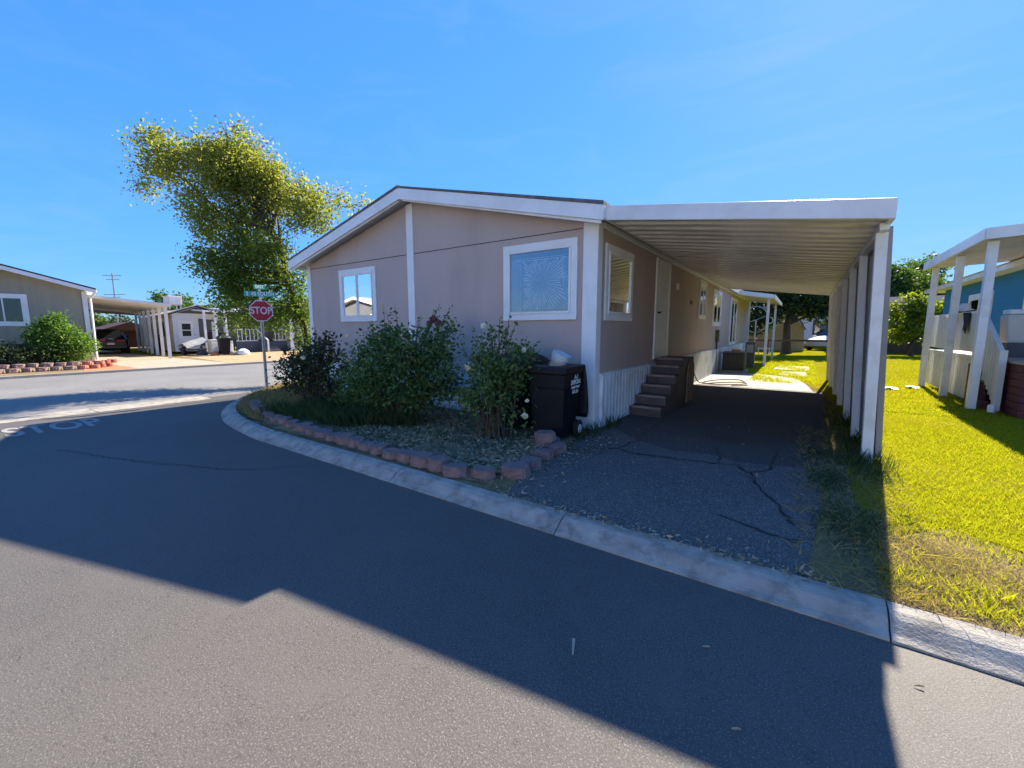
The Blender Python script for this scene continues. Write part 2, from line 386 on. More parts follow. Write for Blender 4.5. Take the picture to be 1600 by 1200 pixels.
# ------------------------------------------------------------------ windows etc. on a wall
def window(parent, o, u, n, a0, a1, z0, z1, trim=.1, proud=.035, tmat=None, glass=None, back=None, bars=('mid',), backname='pane_backing', backlab=None):
    """trim board with sash bars and panes inside; o is a point of the wall, u along it, n outward"""
    tmat = tmat or m_trim; glass = glass or m_glass; back = back or m_dark
    mb = MB()
    mb.obox(o,u,n,a0,a1,0,proud,z1-trim,z1).obox(o,u,n,a0,a1,0,proud,z0,z0+trim)
    mb.obox(o,u,n,a0,a0+trim,0,proud-.003,z0+trim,z1-trim).obox(o,u,n,a1-trim,a1,0,proud-.003,z0+trim,z1-trim)
    fr = mb.build('window', tmat, parent, .004)
    b0, b1, y0, y1 = a0+trim, a1-trim, z0+trim, z1-trim; s = .035
    sb = MB()
    sb.obox(o,u,n,b0,b1,.012,proud+.012,y1-s,y1).obox(o,u,n,b0,b1,.012,proud+.012,y0,y0+s)
    sb.obox(o,u,n,b0,b0+s,.012,proud+.010,y0+s,y1-s).obox(o,u,n,b1-s,b1,.012,proud+.010,y0+s,y1-s)
    if 'mid' in bars:
        c = (b0+b1)/2; sb.obox(o,u,n,c-s*.6,c+s*.6,.012,proud+.008,y0+s,y1-s)
    if 'cross' in bars:
        c = (y0+y1)/2; sb.obox(o,u,n,b0+s,b1-s,.012,proud+.006,c-s*.5,c+s*.5)
    sb.build('sash', tmat, fr, .003)
    MB().obox(o,u,n,b0+s,b1-s,.020,.024,y0+s,y1-s).build('pane', glass, fr)
    bk = MB().obox(o,u,n,b0,b1,.004,.009,y0,y1).build(backname, back, fr)  # flat backing on the solid wall; by default painted as a dark room
    if backlab: bk['label'] = backlab
    return fr, (b0+s, b1-s, y0+s, y1-s)

def ribbed(p0, p1, n, z0, z1, pitch, depth, z0b=None, duty=.5):
    """vertical ribbed sheet from p0 to p1 (plan), bulging along n"""
    mb = MB(); L = math.hypot(p1[0]-p0[0], p1[1]-p0[1]); u = ((p1[0]-p0[0])/L, (p1[1]-p0[1])/L)
    k = int(L/pitch); prof = []
    for i in range(k):
        a = i*L/k; q = L/k
        prof += [(a, 0), (a+q*(1-duty)*.8, 0), (a+q*(1-duty), depth), (a+q*.95, depth)]
    prof.append((L, 0))
    zb = z0b if z0b is not None else z0
    rows = []
    lo = []; hi = []
    for a, d in prof:
        x = p0[0]+u[0]*a+n[0]*d; y = p0[1]+u[1]*a+n[1]*d
        lo.append((x, y, z0+(zb-z0)*a/L)); hi.append((x, y, z1))
    mb.strip([lo, hi]); return mb

# ------------------------------------------------------------------ the setting
ZR = -.10
KB = [(60,2.98),(-6.2,2.98),(-7.5,3.10),(-8.6,3.28),(-9.7,3.7),(-10.8,4.4),(-11.8,5.4),(-12.4,6.7),(-12.7,8.5),(-12.75,12),(-12.75,90)]
def smooth_path(p, it=2):
    for _ in range(it):
        q = [p[0]]
        for a, b in zip(p, p[1:]):
            q += [(a[0]*.75+b[0]*.25, a[1]*.75+b[1]*.25), (a[0]*.25+b[0]*.75, a[1]*.25+b[1]*.75)]
        p = q+[p[-1]]
    return p
KP = smooth_path(KB)
def offs(path, d):
    out = []
    for i, p in enumerate(path):
        a, b = path[max(i-1,0)], path[min(i+1,len(path)-1)]
        t = Vector((b[0]-a[0], b[1]-a[1])).normalized()
        out.append((p[0]-t.y*d, p[1]+t.x*d))
    return out
KE = offs(KP, .165)          # the side towards the road
struct(MB().poly([(-400,-400,-.16),(400,-400,-.16),(400,400,-.16),(-400,400,-.16)]).build('ground', m_ground))
rd = MB()
pts = [(60,-6.2,ZR),(60,KE[0][1],ZR)]+[(x,y,ZR) for x, y in KE[1:] if y < 5.0]
i5 = [p for p in KE if p[1] < 5.0][-1]
pts += [(-11.9,i5[1],ZR),(-11.9,-6.2,ZR)]
rd.poly(pts[::-1]); struct(rd.build('road', m_road))
cs = MB().poly([(-21.9,-90,ZR+.004),(-11.9,-90,ZR+.004),(-11.9,i5[1],ZR+.004)]+[(x,y,ZR+.004) for x, y in KE if y >= i5[1]]+[(-21.9,90,ZR+.004)])
struct(cs.build('cross_street', m_cross))
gt = MB()
for y0, y1 in ((-6.1,-3.1),(-3.09,-.09),(-.08,2.0),(2.01,4.0)): gt.box(-12.25,-11.55,y0,y1,ZR-.05,ZR+.012)
struct(gt.build('concrete_gutter', m_kerb, bevel=.006))
# kerb: poured in lengths with open joints
kb = MB(); prof = [(.185,ZR-.06),(.185,ZR+.012),(.14,ZR+.030),(.07,-.022),(.02,-.003),(-.06,.004),(-.08,-.1)]
fine = []
for a, b in zip(KP, KP[1:]):
    n = max(1, int(math.hypot(b[0]-a[0], b[1]-a[1])/.25))
    for i in range(n): fine.append((a[0]+(b[0]-a[0])*i/n, a[1]+(b[1]-a[1])*i/n))
fine.append(KP[-1]); fine = [p for p in fine if p[0] < 25 and p[1] < 60]
jr = random.Random(5)
acc = 0; seg = []; segs = []
for i, p in enumerate(fine):
    if seg: acc += math.hypot(p[0]-seg[-1][0], p[1]-seg[-1][1])
    seg.append(p)
    if acc > 1.9: segs.append(seg); seg = [(p[0]+(fine[min(i+1,len(fine)-1)][0]-p[0])*.035, p[1]+(fine[min(i+1,len(fine)-1)][1]-p[1])*.035)]; acc = 0
segs.append(seg)
for s_ in segs:
    if len(s_) < 2: continue
    rows = [[(x,y,z+jr.uniform(-.003,.003)) for (x,y) in offs(s_, d)] for d, z in prof]
    kb.strip(rows)
    for e in (0, -1): kb.poly([r[e] for r in rows])
struct(kb.build('kerb', m_kerb))
# raised ground of this side of the street
yp = [(x,y) for x, y in offs(KP, -.02)]
struct(MB().poly([(60,90,-.010)]+[(60,3.05,-.010)]+[(x,y,-.010) for x, y in yp[1:]]).build('yard_ground', m_dirtv))
dv = [(-2.2,3.06),(.12,3.06),(.22,4.2),(.28,6),(.40,9),(.52,12.9),(-2.62,12.9),(-2.62,6.0),(-2.5,5.3),(-2.36,4.3),(-2.38,3.6)]
struct(MB().poly([(x,y,-.004) for x, y in dv]).build('driveway', m_drive))
struct(MB().poly([(x,y,.0) for x, y in ((-2.62,12.91),(.30,12.91),(.16,14.5),(-.10,16.3),(-1.2,17.1),(-2.62,17.4))]).build('sunlit_drive_end', m_conc))  # asphalt in full sun, its brightness put into a pale concrete colour
for k, q in enumerate((((-.62,16.9),(.22,16.9),(.16,18.6),(-.55,18.5)), ((-.9,19.4),(.30,19.3),(.28,21.4),(-.75,21.6)))):
    struct(MB().prism([(x,y,-.03) for x, y in q], (0,0,.045)).build('paving_slab', m_conc))
pr_ = random.Random(6)
def blot(cx, cy, rx, ry, n=22):
    return [(cx+rx*math.cos(a)*pr_.uniform(.75,1.15), cy+ry*math.sin(a)*pr_.uniform(.75,1.15)) for a in [2*math.pi*i/n for i in range(n)]]
m_drivedk = asphalt('darker driveway asphalt', (.066,.057,.052), (.22,.20,.175), (.036,.031,.028), .85, .6, .35)  # darker, browner sheet over the rear of the driveway
struct(MB().poly([(x,y,-.0022) for x, y in [(-2.55,6.6),(-2.2,6.1),(-1.8,5.75),(-1.3,5.5),(-.9,5.6),(-.5,5.45),(.0,5.6),(.24,5.9),(.36,8.5),(.5,12.88),(-2.6,12.88)]]).build('driveway_patch', m_drivedk))
for q in (blot(-.75,6.6,.35,.25), blot(-.3,7.6,.3,.5)): struct(MB().poly([(x,y,-.0012) for x, y in q]).build('oil_stain', asphalt('oil stain', (.045,.04,.037), (.12,.11,.1), (.025,.022,.02), .7, .6, .4)))
# cracks filled with tar, and joints
def ribbon(pts, w, z, rg):
    mb = MB(); fine = []
    for a, b in zip(pts, pts[1:]):
        n = max(2, int(math.hypot(b[0]-a[0], b[1]-a[1])/.06))
        for i in range(n):
            t = i/n; fine.append((a[0]+(b[0]-a[0])*t+rg.gauss(0,.017), a[1]+(b[1]-a[1])*t+rg.gauss(0,.017)))
    fine.append(pts[-1]); n = len(fine); L = []; Rr = []
    for i, p in enumerate(fine):
        a, b = fine[max(i-1,0)], fine[min(i+1,n-1)]; t = Vector((b[0]-a[0],b[1]-a[1])).normalized()
        ww = .55*w*rg.uniform(.25,1.5)*(.35 if i in (0,n-1) else 1)
        L.append((p[0]-t.y*ww,p[1]+t.x*ww,z)); Rr.append((p[0]+t.y*ww,p[1]-t.x*ww,z))
    mb.strip([L, Rr]); return mb
cr = random.Random(3)
for pts, w in ((((-2.42,4.72),(-1.91,5.2),(-1.81,5.69),(-1.92,6.37),(-1.86,7.2)),.022), (((-1.91,5.2),(-1.7,5.08),(-1.35,5.13),(-1.09,5.17),(-.72,5.26),(-.53,5.34),(-.34,4.96),(-.18,4.46),(-.04,4.18),(.06,3.88)),.028),
               (((-.84,6.08),(-.78,5.7),(-.7,5.28)),.02), (((-.16,6.29),(-.21,5.32),(-.37,5.07)),.02), (((-.5,3.75),(-.1,3.62),(.14,3.6)),.02)):
    struct(ribbon(pts, w, .0005, cr).build('driveway_crack', m_tar))
for pts, w in ((((-8.4,1.0),(-6.6,1.55),(-5.4,2.05),(-4.75,2.72)),.014), (((1.0,2.5),(1.02,2.0),(1.1,1.7),(1.04,1.2),(1.16,.5)),.013)):
    struct(ribbon(pts, w, ZR+.004, cr).build('road_crack', m_tar))
# lawn
lw = [(.66,4.1),(1.05,4.55),(1.5,4.25),(1.9,3.85),(2.4,4.5),(2.9,4.35),(3.4,3.7),(4.2,4.1),(6,3.6),(60,3.6),(60,46),(-14,46),(-14,28.2),(-2.4,28.2),(-2.4,17.6),(-1.1,17.2),(-.05,16.4),(.22,14.5),(.55,12.8),(.80,9),(.80,6.5),(.72,5.0)]
struct(MB().poly([(x,y,-.004) for x, y in lw]).build('lawn', m_lawn))
# flower bed soil, gently heaped
gr = 70; hx, hy = 8.7, 2.95; rows = []
hr = np.random.default_rng(2)
for j in range(26):
    row = []
    for i in range(gr):
        x = -11.6+9.05*i/(gr-1); y = 3.05+2.95*j/25
        e = max(0, min(1, (x+11.6)/.5, (-2.5-x)/.5+.3, j/3))
        row.append((x, y, -.015+e*(.035+.03*math.sin(x*2.1)*math.sin(y*3)+hr.uniform(0,.02))))
    rows.append(row)
keep = MB()
def inyard(x, y):      # behind the kerb line
    best = 9; s = 0
    for a, b in zip(KP, KP[1:]):
        t = Vector((b[0]-a[0], b[1]-a[1])); L2 = t.length_squared
        if L2 == 0: continue
        q = max(0, min(1, ((x-a[0])*t.x+(y-a[1])*t.y)/L2)); d = Vector((x-a[0]-t.x*q, y-a[1]-t.y*q))
        if d.length < best: best = d.length; s = t.x*d.y-t.y*d.x
    return -best if s > 0 else best
flat = [p for r in rows for p in r]; fs = []
ok = [inyard(p[0], p[1]) > .06 for p in flat]
for j in range(25):
    for i in range(gr-1):
        q = (j*gr+i, j*gr+i+1, (j+1)*gr+i+1, (j+1)*gr+i)
        if all(ok[k] for k in q): fs.append(q)
keep.add(flat, fs); struct(keep.build('bed_soil', m_soil, smooth=True))
# word painted on the road
w4 = lambda x, y: Matrix(((0,-1,0,x),(1,0,0,y),(0,0,1,ZR+.005),(0,0,0,1)))
pt = textmesh('road_marking', 'STOP', 1.25, w4(-10.38,1.265), m_paint, depth=.0005, xs=.385)
tag(pt, 'worn white word STOP painted on the asphalt before the junction', 'road marking')
# far side of the cross street
struct(MB().poly([(-21.9,90,-.01),(-21.9,-90,-.01),(-120,-90,-.01),(-120,90,-.01)]).build('far_yard', m_ground))
fk = MB(); fk.box(-22.15,-21.9,-60,60,-.14,-.005); struct(fk.build('far_kerb', m_conc, bevel=.02))
struct(MB().poly([(-22.1,5.0,-.004),(-22.1,8.6,-.004),(-29,8.3,-.004),(-46,8.3,-.004),(-46,5.0,-.004),(-29,5.0,-.004)]).build('far_driveway', M('tan driveway', (.36,.29,.21), .85, .12, 1.5)))
struct(MB().poly([(-22.1,8.6,-.003),(-22.1,30,-.003),(-31.5,30,-.003),(-31.5,9.2,-.003)]).build('far_gravel', m_gravel))
struct(MB().poly([(-22.1,3.6,.0),(-22.1,5.2,.0),(-28.6,5.15,.0),(-28.6,4.4,.0),(-26.6,4.4,.0)]).build('red_gravel', m_redgr))
struct(MB().poly([(-31,8.7,.0),(-47,8.7,.0),(-47,10.2,.0),(-31,9.7,.0)]).build('far_lawn', m_lawn))

# ------------------------------------------------------------------ the mobile home
XR, XL, YF, YB, XM = -2.62, -10.5, 6.0, 27.6, -6.56
ze, zr_ = 3.17, 4.09
home = thing('mobile_home', 'taupe double wide mobile home with white trim and low gable roof beside the driveway', 'mobile home', (XM,YF,0))
wp = [(XL,YF,.66),(XR,YF,.66),(XR,YF,ze),(XM,YF,zr_),(XL,YF,ze)]
MB().prism(wp, (0,YB-YF,0)).build('wall', m_wall, home)
sl = .235
def zroof(x): return 4.26-abs(x-XM)*sl
XE, XW = -2.38, -10.74
rf = MB()
for a, b in ((XW,XM),(XM,XE)):
    za, zb = zroof(a), zroof(b)
    rf.hexa([(a,5.612,za-.022),(b,5.612,zb-.022),(b,YB+.35,zb-.022),(a,YB+.35,za-.022)], [(a,5.612,za+.012),(b,5.612,zb+.03),(b,YB+.35,zb+.03),(a,YB+.35,za+.012)])
rr = random.Random(4)
for s_ in (-1, 1):     # shingle courses, a little uneven along the front edge
    for k in range(44):
        x = XM+s_*(.05+k*.093); rf.box(x-.05,x+.05,5.605+rr.uniform(-.006,.004),5.61,zroof(x)-.012,zroof(x)+.003+rr.uniform(0,.004))
roof = rf.build('roof', m_shing, home)
so = MB()
for a, b in ((XW+.02,XM),(XM,XE-.02)):
    za, zb = zroof(a)-.024, zroof(b)-.024
    so.hexa([(a,5.66,za-.09),(b,5.66,zb-.09),(b,YB+.3,zb-.09),(a,YB+.3,za-.09)], [(a,5.66,za),(b,5.66,zb),(b,YB+.3,zb),(a,YB+.3,za)])
so.build('soffit', m_trim, home)
fa = MB()
for a, b in ((XW,XM),(XM,XE)):
    za, zb = zroof(a)-.023, zroof(b)-.023
    fa.hexa([(a,5.62,za-.205),(b,5.62,zb-.205),(b,5.655,zb-.205),(a,5.655,za-.205)], [(a,5.62,za),(b,5.62,zb),(b,5.655,zb),(a,5.655,za)])
    fa.hexa([(a+.05,5.665,za-.235),(b-.05,5.665,zb-.235),(b-.05,5.70,zb-.235),(a+.05,5.70,za-.235)], [(a+.05,5.665,za-.1),(b-.05,5.665,zb-.1),(b-.05,5.70,zb-.1),(a+.05,5.70,za-.1)])
fa.build('gable_fascia', m_trim, home, .006)
ef = MB()
ef.box(XE-.035,XE,5.656,YB+.34,zroof(XE)-.20,zroof(XE)-.024); ef.box(XW,XW+.035,5.656,YB+.34,zroof(XW)-.20,zroof(XW)-.024)
ef.box(XR+.002,XR+.05,YF+.16,YB,ze-.10,ze-.005)
ef.build('eave_fascia', m_trim, home, .006)
sm = MB(); sm.box(XL+.13,-6.77,YF-.006,YF+.002,3.068,3.082).box(-6.57,XR-.24,YF-.006,YF+.002,3.068,3.082)
sm.build('seam_flashing', M('dark seam strip', (.07,.055,.055), .8), home)  # dark flashing line along the wall seam
MB().box(-6.765,-6.575,YF-.028,YF+.002,.60,4.035).build('centre_trim', m_trim, home, .004)
MB().box(XR-.215,XR+.025,YF-.03,YF+.002,.0,ze-.02).box(XR-.002,XR+.025,YF+.002,YF+.15,.0,ze-.02).build('corner_trim', m_trim, home, .004)
MB().box(XL-.025,XL+.12,YF-.03,YF+.002,.0,ze-.02).box(XL-.025,XL+.002,YF+.002,YF+.12,.0,ze-.02).build('corner_trim', m_trim, home, .004)
MB().box(XR-.002,XR+.02,YB-.12,YB+.02,.0,ze-.02).build('corner_trim', m_trim, home, .004)
# skirting
ribbed((XL+.14,YF-.02), (XR-.22,YF-.02), (0,-1), -.02, .68, .2, .03, duty=.8).build('front_skirting', m_skirt, home)
MB().box(XL+.12,XR-.215,YF-.045,YF+.001,.64,.70).build('skirting_rail', m_skirt, home, .006)
ribbed((XR+.02,YF+.15), (XR+.02,YB), (1,0), -.02, .83, .15, .045, duty=.68).build('side_skirting', m_skirt, home)
MB().box(XR-.001,XR+.05,YF+.15,YB,.79,.865).build('skirting_rail', m_skirt, home, .006)
# windows and doors
uF, nF = (1,0,0), (0,-1,0); oF = (0,YF,0)
uS, nS = (0,1,0), (1,0,0); oS = (XR,0,0)
w1, rct = window(home, oF, uF, nF, -4.33, -2.93, 1.71, 2.955, .105, .04, bars=(), back=m_blind, glass=m_glass)
a0, a1, y0, y1 = rct; cx, cz = a0+(a1-a0)*.53, y0+(y1-y0)*.5
ct = MB(); nfan = 56; ring0 = []; ring1 = []
for k in range(2*nfan):
    t = math.pi*2*k/(2*nfan); dx, dz = math.cos(t), math.sin(t)
    s_ = min(((a1-.03-cx)/dx if dx > 0 else (a0+.26-cx)/dx) if abs(dx) > 1e-6 else 9, ((y1-.12-cz)/dz if dz > 0 else (y0+.03-cz)/dz) if abs(dz) > 1e-6 else 9)
    d = .0125 if k % 2 else .0175
    ring0.append((cx+dx*.05, YF-.013-.001*(k%2), cz+dz*.05)); ring1.append((cx+dx*s_, YF-d, cz+dz*s_))
ct.strip([ring0, ring1], True); ct.poly([(p[0],p[1]-.001,p[2]) for p in ring0])
pl2 = MB()
for k in range(0, 2*nfan, 2):
    p_, q_ = Vector(ring0[k]), Vector(ring1[k]); d_ = (q_-p_).normalized(); w_ = Vector((-d_.z,0,d_.x))*.0065; s0 = p_+d_*(.06+.08*(k%3)); s1 = p_.lerp(q_, .72+.27*((k*7)%5)/4)
    pl2.poly([tuple(s0-w_*.3+Vector((0,-.006,0))), tuple(s1-w_+Vector((0,-.004,0))), tuple(s1+w_+Vector((0,-.004,0))), tuple(s0+w_*.3+Vector((0,-.006,0)))])
pl2.build('curtain_pleats', m_lace_pale, w1)
rod = MB()
for zz in (y1-.10, y1-.13): rod.box(a0+.1,a1-.05,YF-.0185,YF-.012,zz-.004,zz+.004)
for k in range(3): rod.box(a1-.10-k*.02,a1-.094-k*.02,YF-.0185,YF-.012,y1-.62+.1*k,y1-.12)
rod.build('curtain_rod', m_white, w1)
cu = ct.build('curtain', m_lace_dim, w1); cu['label'] = 'lace curtain gathered into a sunburst of radiating pleats'
side = MB(); rows = [[(a0+.01+.012*k, YF-.0125-.004*(k % 2), z) for k in range(20)] for z in (y0, y1-.1)]
side.strip(rows).build('curtain', m_lace_dim, w1)
window(home, oF, uF, nF, -9.15, -7.80, 1.74, 2.935, .11, .04)
window(home, oS, uS, nS, 6.30, 7.56, 1.70, 2.885, .11, .035, glass=m_glassd, back=m_blind, bars=())
window(home, oS, uS, nS, 13.40, 14.5, 1.88, 3.03, .09, .035, glass=m_glassd)
window(home, oS, uS, nS, 15.75, 17.45, 1.68, 2.93, .10, .035, glass=m_glassd)
sd, _ = window(home, oS, uS, nS, 19.95, 21.95, .90, 2.93, .09, .035, glass=m_glassd, back=m_blind)
sd.name = 'sliding_door'
df = MB(); df.obox(oS,uS,nS,9.02,9.12,0,.035,.93,3.04).obox(oS,uS,nS,10.02,10.12,0,.035,.93,3.04).obox(oS,uS,nS,9.12,10.02,0,.034,2.94,3.04)
dr = MB().obox(oS,uS,nS,9.12,10.02,.001,.018,.95,2.94).build('door', m_trim, home)
df.build('door_frame', m_trim, dr, .004)
hd = MB(); hd.tube([(XR+.018,9.22,1.92),(XR+.07,9.22,1.92),(XR+.085,9.22,1.92)], [.02,.015,.032], 12); hd.build('handle', M('dark bronze', (.05,.04,.03), .35, metal=.8), dr, smooth=True)
pl_ = MB(); 
for zz in (1.15, 1.75, 2.35): pl_.obox(oS,uS,nS,9.26,9.88,.018,.024,zz,zz+.45)
pl_.build('door_panel', m_trim, dr, .006)
# lamp by the door, outlet, conduit
lp = MB().box(XR,XR+.06,10.72,10.80,2.52,2.66).build('porch_lamp', m_white, home, .01)
MB().box(XR,XR+.05,12.3,12.42,2.24,2.34).build('wall_box', M('taupe box', (.2,.15,.145), .7), home, .006)
cd = MB(); cd.tube([(XR+.05,16.75,0.05),(XR+.05,16.75,1.35)], .03, 8).box(XR,XR+.12,16.68,16.86,1.12,1.55)
cd.build('conduit', m_metalg, home)

# ------------------------------------------------------------------ carport
cp = thing('carport', 'white metal carport with ribbed underside attached along the taupe home', 'carport', (-.8,6.2,0))
FL, FR, BL, BR = Vector((-2.42,5.74,3.275)), Vector((.655,5.60,2.82)), Vector((-2.40,16.75,3.24)), Vector((.665,16.2,2.83))
def cpp(u, v): return FL.lerp(FR,u).lerp(BL.lerp(BR,u),v)
pn = MB(); npan = 32; under = []; 
for k in range(npan):
    v0 = (k+.002)/npan; d = 1/npan
    for vv, dz in ((0,-.185),(.42,-.185),(.52,-.10),(.90,-.10)): under.append((v0+d*vv, dz))
under.append((.999, -.185))
pn.strip([[tuple(cpp(0.012,v)+Vector((0,0,dz))) for v, dz in under], [tuple(cpp(.985,v)+Vector((0,0,dz))) for v, dz in under]])
pn.build('roof_pan', m_pan, cp)
tp = MB(); tp.hexa([tuple(cpp(u,v)+Vector((0,0,-.095))) for u, v in ((.01,.004),(.99,.004),(.99,.996),(.01,.996))], [tuple(cpp(u,v)+Vector((0,0,-.03))) for u, v in ((.01,.004),(.99,.004),(.99,.996),(.01,.996))])
tp.build('roof_top', m_alum, cp)
def bar(a, b, w, h, off=(0,0)):
    """upright board between two top points, thickness w to the inside, hanging h"""
    a, b = Vector(a), Vector(b); t = (b-a); n = Vector((-t.y, t.x, 0)).normalized()*w; H = Vector((0,0,-h))
    return MB().hexa([tuple(a+H),tuple(b+H),tuple(b+n+H),tuple(a+n+H)], [tuple(a),tuple(b),tuple(b+n),tuple(a+n)])
bar(FL, FR, .04, .195).build('front_fascia', m_alum, cp, .008)
bar(FR+Vector((0,.041,-.002)), BR, .05, .195).build('side_gutter', m_alum, cp, .008)
bar(BR+Vector((-.052,0,0)), BL, .04, .24).build('rear_fascia', m_alum, cp, .008)
hdm = MB().hexa([(.565,5.85,2.57),(.645,5.85,2.57),(.645,16.15,2.55),(.565,16.15,2.55)], [(.565,5.85,2.648),(.645,5.85,2.648),(.645,16.15,2.63),(.565,16.15,2.63)])
hdm.build('header_beam', m_alum, cp, .006)
def post(mb, b, t, w):
    h = w/2
    mb.hexa([(b[0]-h,b[1]-h,b[2]),(b[0]+h,b[1]-h,b[2]),(b[0]+h,b[1]+h,b[2]),(b[0]-h,b[1]+h,b[2])], [(t[0]-h,t[1]-h,t[2]),(t[0]+h,t[1]-h,t[2]),(t[0]+h,t[1]+h,t[2]),(t[0]-h,t[1]+h,t[2])]); return mb
pys = [(6.32,6.05),(7.72,7.7),(9.2,9.2),(10.9,10.9),(12.6,12.6),(14.4,14.4),(16.1,16.1)]
for k, (b, t) in enumerate(pys):
    post(MB(), (.72,b,-.03), (.605,t,2.575), .105 if k == 0 else .09).build('post', m_post, cp, .006)
br_ = random.Random(8)
yy = 6.66
edges = [6.42,7.4,8.45,9.6,10.9,12.2,13.5,14.8,16.2]
for k, (a, b) in enumerate(zip(edges, edges[1:])):
    dx0 = dx1 if k else .008; dx1 = br_.uniform(0,.014); zb = br_.uniform(.0,.05)
    pnl = ribbed((.80+dx0,a+.02), (.80+dx1,b+.03), (1,0), zb, 2.66 if k == 0 else 2.81, .15, .022)
    pnl.box(.77+min(dx0,dx1),.798+min(dx0,dx1),a+.02,a+.09,zb,2.52)
    if k == 0: pnl.box(.795+dx0,.855+dx0,a-.02,a+.018,zb,2.70)
    pnl.v = [(x-.13*max(0,z)/2.75, y, z) for x, y, z in pnl.v]
    pnl.build('wall_panel', m_panel, cp)
MB().hexa([(.71,6.6,1.30),(.74,6.6,1.30),(.76,16.2,1.30),(.72,16.2,1.30)], [(.72,6.6,1.38),(.76,6.6,1.38),(.76,16.2,1.38),(.72,16.2,1.38)]).build('wall_rail', m_panel, cp)

# ------------------------------------------------------------------ steps to the side door
st = thing('entry_steps', 'dark painted steps with worn edges below the white side door', 'steps', (-2.1,8.9,0))
X0, X1 = XR+.07, -1.98
nst = 5; ys = [7.48+.31*k for k in range(nst)]; zs = [.165*(k+1) for k in range(nst)]
bd = MB(); prof = [(7.48,-.02)]
for y, z in zip(ys, zs): prof += [(y,z-.002),(y+.31,z-.002)]
prof += [(9.03,.96),(9.98,.96),(9.98,-.02)]
bd.prism([(X0,y,z) for y, z in prof], (X1-X0-.0,0,0)).build('step_body', m_step, st, .012)
for y, z in list(zip(ys, zs))+[(9.03,.96)]:
    MB().box(X0+.03,X1-.02,y-.022,y+.05,z-.03,z+.012).build('step_edge', m_nose, st, .01)
rows = []
ap = [(9.36,.0),(9.36,.62)]+[(9.66-.3*math.cos(t),.62+.31*math.sin(t)) for t in [math.pi*k/10 for k in range(1,10)]]+[(9.96,.62),(9.96,.0)]
MB().prism([(X1+.001,y,z) for y, z in ap], (.03,0,0)).build('plywood_side', m_ply, st, .004)

# ------------------------------------------------------------------ air conditioner, brick, meter post, cable
ac = thing('air_conditioner', 'dark grey air conditioner unit on a slab against the white skirting', 'air conditioner', (-2.1,17.5,0))
MB().box(-2.5,-1.62,17.15,18.0,0,.07).build('slab', m_conc, ac, .01)
MB().box(-2.42,-1.72,17.22,17.92,.071,.70).build('casing', m_ac, ac, .02)
g_ = MB()
for k in range(14):
    t = -2.40+.05*k; g_.box(t,t+.018,17.195,17.222,.11,.66)
for k in range(14):
    t = 17.24+.05*k; g_.box(-1.722,-1.695,t,t+.018,.11,.66)
g_.build('grille', M('grey louvres', (.075,.08,.08), .5), ac)
MB().box(-2.44,-1.70,17.2,17.94,.70,.745).build('top_cover', m_metalg, ac, .015)
tag(MB().box(-2.15,-1.85,17.3,17.5,.746,.84).build('brick', m_brick, bevel=.006, origin=(-2,17.4,.746)), 'orange brick lying on top of the air conditioner', 'brick')
mp = thing('meter_pedestal', 'grey metal meter pedestal standing left of the patio cover posts', 'meter pedestal', (-1.75,19.9,0))
MB().box(-1.95,-1.6,19.8,20.05,0,1.05).build('cabinet', m_metalg, mp, .01)
MB().box(-1.9,-1.65,19.76,19.80,.62,.95).build('meter_box', M('light grey box', (.3,.3,.3), .5), mp, .01)
hp = [(-2.50,12.2,.80),(-2.48,12.5,.45),(-2.42,12.75,.14),(-2.3,13.0,.02),(-1.9,13.5,.018),(-1.4,13.9,.018),(-1.25,13.7,.018),(-1.5,13.2,.02),(-2.0,12.95,.02),(-2.35,13.3,.018),(-2.0,14.3,.018),(-1.5,14.5,.018),(-1.2,13.3,.02),(-1.55,12.95,.02)]
def bez(p, n=6):
    out = []
    for i in range(len(p)-1):
        a, b, c, d = [Vector(p[max(0,min(len(p)-1,k))]) for k in (i-1,i,i+1,i+2)]
        for j in range(n):
            t = j/n; out.append(.5*((2*b)+(c-a)*t+(2*a-5*b+4*c-d)*t*t+(3*b-3*c+d-a)*t**3))
    return out+[Vector(p[-1])]
tag(MB().tube(bez(hp), .014, 6).build('garden_hose', m_hose, origin=(-2,13,0)), 'thin black hose looped over the sunlit driveway end behind the steps', 'hose')

# ------------------------------------------------------------------ patio cover at the back
pc = thing('patio_cover', 'white patio cover on two slim posts at the far end of the home', 'patio cover', (-1.3,22,0))
MB().hexa([(-2.55,20.3,3.12),(-1.1,20.3,2.86),(-1.1,26.9,2.86),(-2.55,26.9,3.12)], [(-2.55,20.3,3.18),(-1.1,20.3,2.92),(-1.1,26.9,2.92),(-2.55,26.9,3.18)]).build('roof', m_pan, pc)
bar((-2.55,20.26,3.24), (-1.08,20.26,2.98), .035, .17).build('fascia', m_alum, pc); bar((-1.06,20.26,2.98), (-1.06,26.9,2.98), .035, .17).build('fascia', m_alum, pc)
for y in (20.9, 26.2): MB().box(-1.36,-1.26,y,y+.1,0,2.87).build('post', m_post, pc, .006)
hk = MB(); cpt = [(-1.2+.09*math.sin(t),20.88,1.95+.13*math.cos(t)) for t in [i*2*math.pi/14 for i in range(12)]]
hk.tube(cpt, .016, 6); hk.build('hook', m_white, pc)
sd_ = thing('satellite_dish', 'thin ringed satellite dish behind the end wall of the home', 'satellite dish', (-2.3,28.4,0))
MB().tube([(-2.35+.62*math.sin(t),28.3,2.15+.75*math.cos(t)) for t in [i*2*math.pi/24 for i in range(25)]], .035, 6, False).build('rim', m_galv, sd_)
MB().tube([(-2.35-.6,28.3,1.9),(-2.35,28.0,2.1),(-2.35+.6,28.3,2.4)], .02, 5).build('brace', m_galv, sd_)
